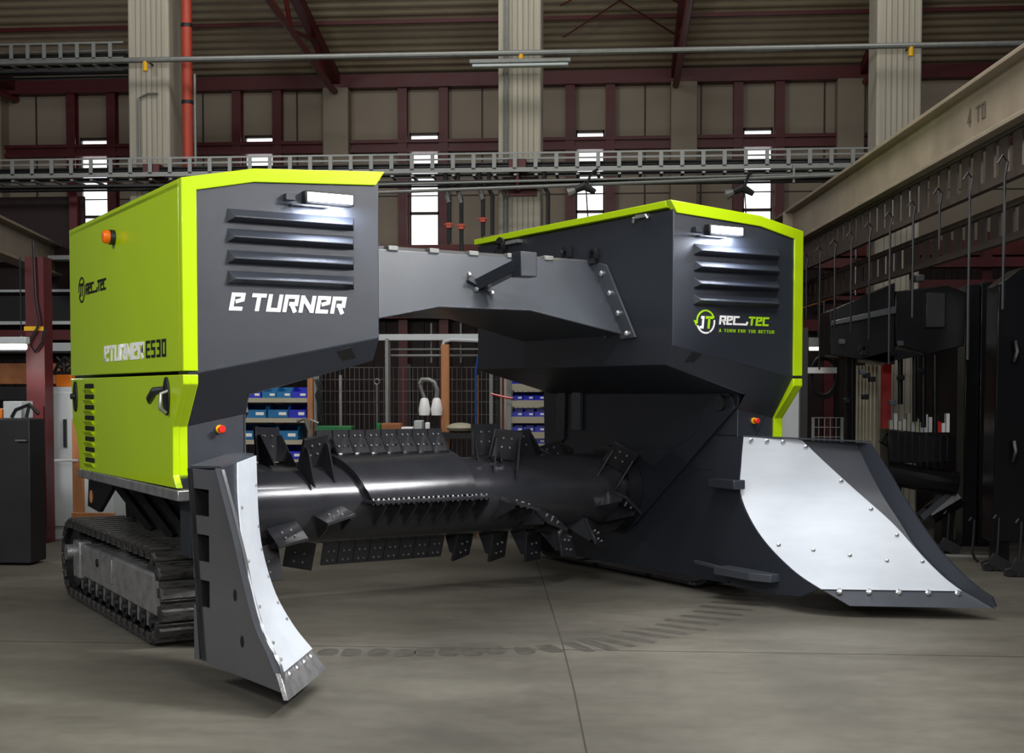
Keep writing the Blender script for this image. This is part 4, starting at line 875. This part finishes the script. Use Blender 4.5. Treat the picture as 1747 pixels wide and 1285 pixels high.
tp_ = MB().slab([(-1.957,.06,1.215), PA(-.775,1.195), PA(-.43,1.182), (-1.957,.40,1.215)], (0,0,.012)).build('top_plate', GREY, bA)
nA = Vector((-.35,-.94,0)); 
for k in range(4): t_ = .16+k*.23; p = Vector((-1.95,-.835,.175)).lerp(Vector(PA(-1.375,.185)), t_); bolt(ed, p, (.75,-.45,.5), .017, .02)
for i in (3, 7, 11, 15, 19, 22): 
    p = I[i].lerp(J[i], .12); bolt(bA, p+Vector((.013,-.008,0)), (.86,-.51,0), .009, .008, STEEL)
for i in (4, 10, 16, 22, 26): p = I[i].lerp(J[i], .93); bolt(bA, p+Vector((.013,-.008,0)), (.86,-.51,0), .009, .008, STEEL)
# right blade
inB = [(1.957,.149,1.252),(1.957,.172,1.05),(1.957,.18,.83),(1.957,.06,.63),(1.957,-.133,.455),(1.957,-.42,.29),(1.957,-.68,.198)]
PB = lambda v, z: (2.888-.096*(v+1.434), v, z)
ouB = [PB(-.245,1.20),PB(-.36,1.01),PB(-.50,.81),PB(-.66,.62),PB(-.80,.448),PB(-1.02,.275),PB(-1.19,.178)]
bB, I, O, J, ed = blade(inB, ouB, (.50, .97, .45, .97), [(1.957,-.68,.198), PB(-1.19,.178), PB(-1.434,.085), (2.09,-.83,.085)], GREY, (.43,.90,0), None, .085)
MB().slab([PB(v,z) for v, z in ((-.36,1.205),(-.53,1.0),(-.675,.807),(-.83,.62),(-.991,.445),(-1.09,.36),(-1.2,.278),(-1.33,.20),(-1.41,.165),(-1.44,.10),(-.35,.10),(.05,.3),(.1,1.205))], (-.016,0,0)).build('side_plate', ANTH, bB)
MB().slab([(1.957,.15,1.252), PB(-.36,1.21), PB(.1,1.21), (1.957,.46,1.252)], (0,0,.012)).build('top_plate', ANTH, bB)
q = MB().slab([(1.945,v,z) for v, z in [(.47,1.245)]+[(p.y, p.z) for p in I]+[(-.5,.12),(-.1,.09),(.467,.15)]], (.016,0,0)); q.build('inner_plate', ANTH, bB)
for k in range(5): t_ = .08+k*.205; p = Vector((1.99,-.715,.182)).lerp(Vector(PB(-1.24,.165)), t_); bolt(ed, p, (-.45,-.85,.5), .022, .022)
for t_, i in ((.12, 1), (.38, 1), (.64, 1), (.95, 2), (.955, 9), (.95, 15), (.95, 21), (.96, 27), (.07, 24), (.28, 25), (.50, 26), (.72, 27)):
    p = I[i].lerp(J[i], t_); bolt(bB, p+Vector((-.005,-.012,0)), (-.43,-.9,0), .017, .014)
MB().bb((1.84,.12,.855),(1.955,.42,.925)).build('hinge_block', ANTH, bB, bevel=.006)
q = MB().bb((1.80,-.10,.195),(1.955,.30,.255)); q.slab([(1.80,-.10,.195),(1.955,-.10,.195),(1.955,-.27,.195),(1.86,-.27,.195)], (0,0,.06)); q.bar((1.88,.30,.235),(1.88,.62,.25),.03,.03); q.build('hinge_arm', GREY, bB, bevel=.005)
# ---- crawler tracks
TR, V0_, V1_ = .31, .785, 2.95
def path(d):
    L = V1_-V0_; c = math.pi*TR; tot = 2*L+2*c; d %= tot
    if d < L: return (V0_+d, TR*2, 0)
    d -= L
    if d < c: a_ = d/TR; return (V1_+TR*math.sin(a_), TR+TR*math.cos(a_), a_)
    d -= c
    if d < L: return (V1_-d, 0, math.pi)
    d -= L; a_ = d/TR; return (V0_-TR*math.sin(a_), TR-TR*math.cos(a_), math.pi+a_)
TOT = 2*(V1_-V0_)+2*math.pi*TR; NS = 44
def belt(s):
    q = MB(); k = 96; ring = [path(TOT*i/k) for i in range(k)]
    r2 = [(v+math.sin(a_)*-.03, z+math.cos(a_)*-.03) for v, z, a_ in ring]
    r3 = [(v+math.sin(a_)*-.055, z+math.cos(a_)*-.055) for v, z, a_ in ring]
    for i in range(k):
        j = (i+1) % k; q.slab([(s*2.395,)+r2[i], (s*2.395,)+r2[j], (s*2.395,)+r3[j], (s*2.395,)+r3[i]], (-s*.40,0,0))
    return q.build('crawler_track', RUBBER, M0)
tA = belt(-1); tB = belt(1)
sh0 = None
for i in range(NS):
    v, z, a_ = path(TOT*i/NS)
    if sh0 is None:
        q = MB(); q.bb((-.205,-.055,-.032),(.205,.055,-.016))
        q.slab([(-.205,-.05,-.018),(-.205,.03,-.018),(-.19,.02,0),(-.19,-.04,0)], (.40,0,0))
        q.slab([(-.205,.052,-.02),(-.205,.066,-.02),(-.205,.066,-.012),(-.205,.052,-.012)], (.41,0,0))
        q.bb((-.207,-.03,-.075),(-.19,.03,-.03))
        sh0 = q.build('track_shoe', TRACKP, tA); o = sh0
    else: o = sh0.copy(); C.objects.link(o); o.parent = tA
    o.location = (-2.20, v, z+.0005); o.rotation_euler = (-a_, 0, 0)
q = MB().slab([(-2.385,v,z) for v, z in ((.56,.19),(.545,.42),(.58,.455),(2.58,.455),(2.635,.42),(2.60,.20))], (.22,0,0)); q.build('track_frame', STEEL, tA, bevel=.018)
MB().bb((-2.395,1.72,.26),(-2.385,1.88,.43)).build('cover_plate', STEEL, tA, bevel=.004)
MB().tube([(-2.394,2.15,.36),(-2.383,2.15,.36)], .03, 12).build('grease_port', DARK, tA)
for k in range(9):
    v = .80+k*.225; MB().tube([(-2.37,v,.135),(-2.05,v,.135)], .07, 14).tube([(-2.385,v,.135),(-2.36,v,.135)], .035, 10).build('track_roller', BLACK, tA)
    MB().bb((-2.37,v+.09,.1),(-2.3,v+.13,.2)).build('roller_guard', STEEL, tA)
MB().tube([(-2.36,V0_,TR),(-2.05,V0_,TR)], .225, 24).build('sprocket', BLACK, tA); MB().tube([(-2.36,V1_,TR),(-2.05,V1_,TR)], .225, 24).build('idler_wheel', BLACK, tA)
MB().bb((-2.40,2.66,.18),(-2.3,2.86,.46)).build('tensioner', STEEL, tA, bevel=.01); MB().tube([(-2.44,2.92,.36),(-2.34,2.92,.36)], .06, 12).build('axle_cap', STEEL, tA)
# struts between sill and track
for v in (.5, 1.0, 1.5, 2.0): MB().bar((-2.3,v,.97),(-2.1,v-.25,.62),.05,.05).build('hull_strut', NIGHT, M0)
q = MB(); q.slab([(-2.30,v,z) for v, z in ((2.05,.98),(2.75,.98),(2.80,.72),(2.45,.70),(2.05,.9))], (.03,0,0)); q.build('rear_gusset', NIGHT, M0)
k = 14; MB().slab([(-2.303,2.68+.05*math.cos(2*math.pi*i/k),.80+.05*math.sin(2*math.pi*i/k)) for i in range(k)], (.002,0,0)).build('gusset_hole', WOOD, M0)
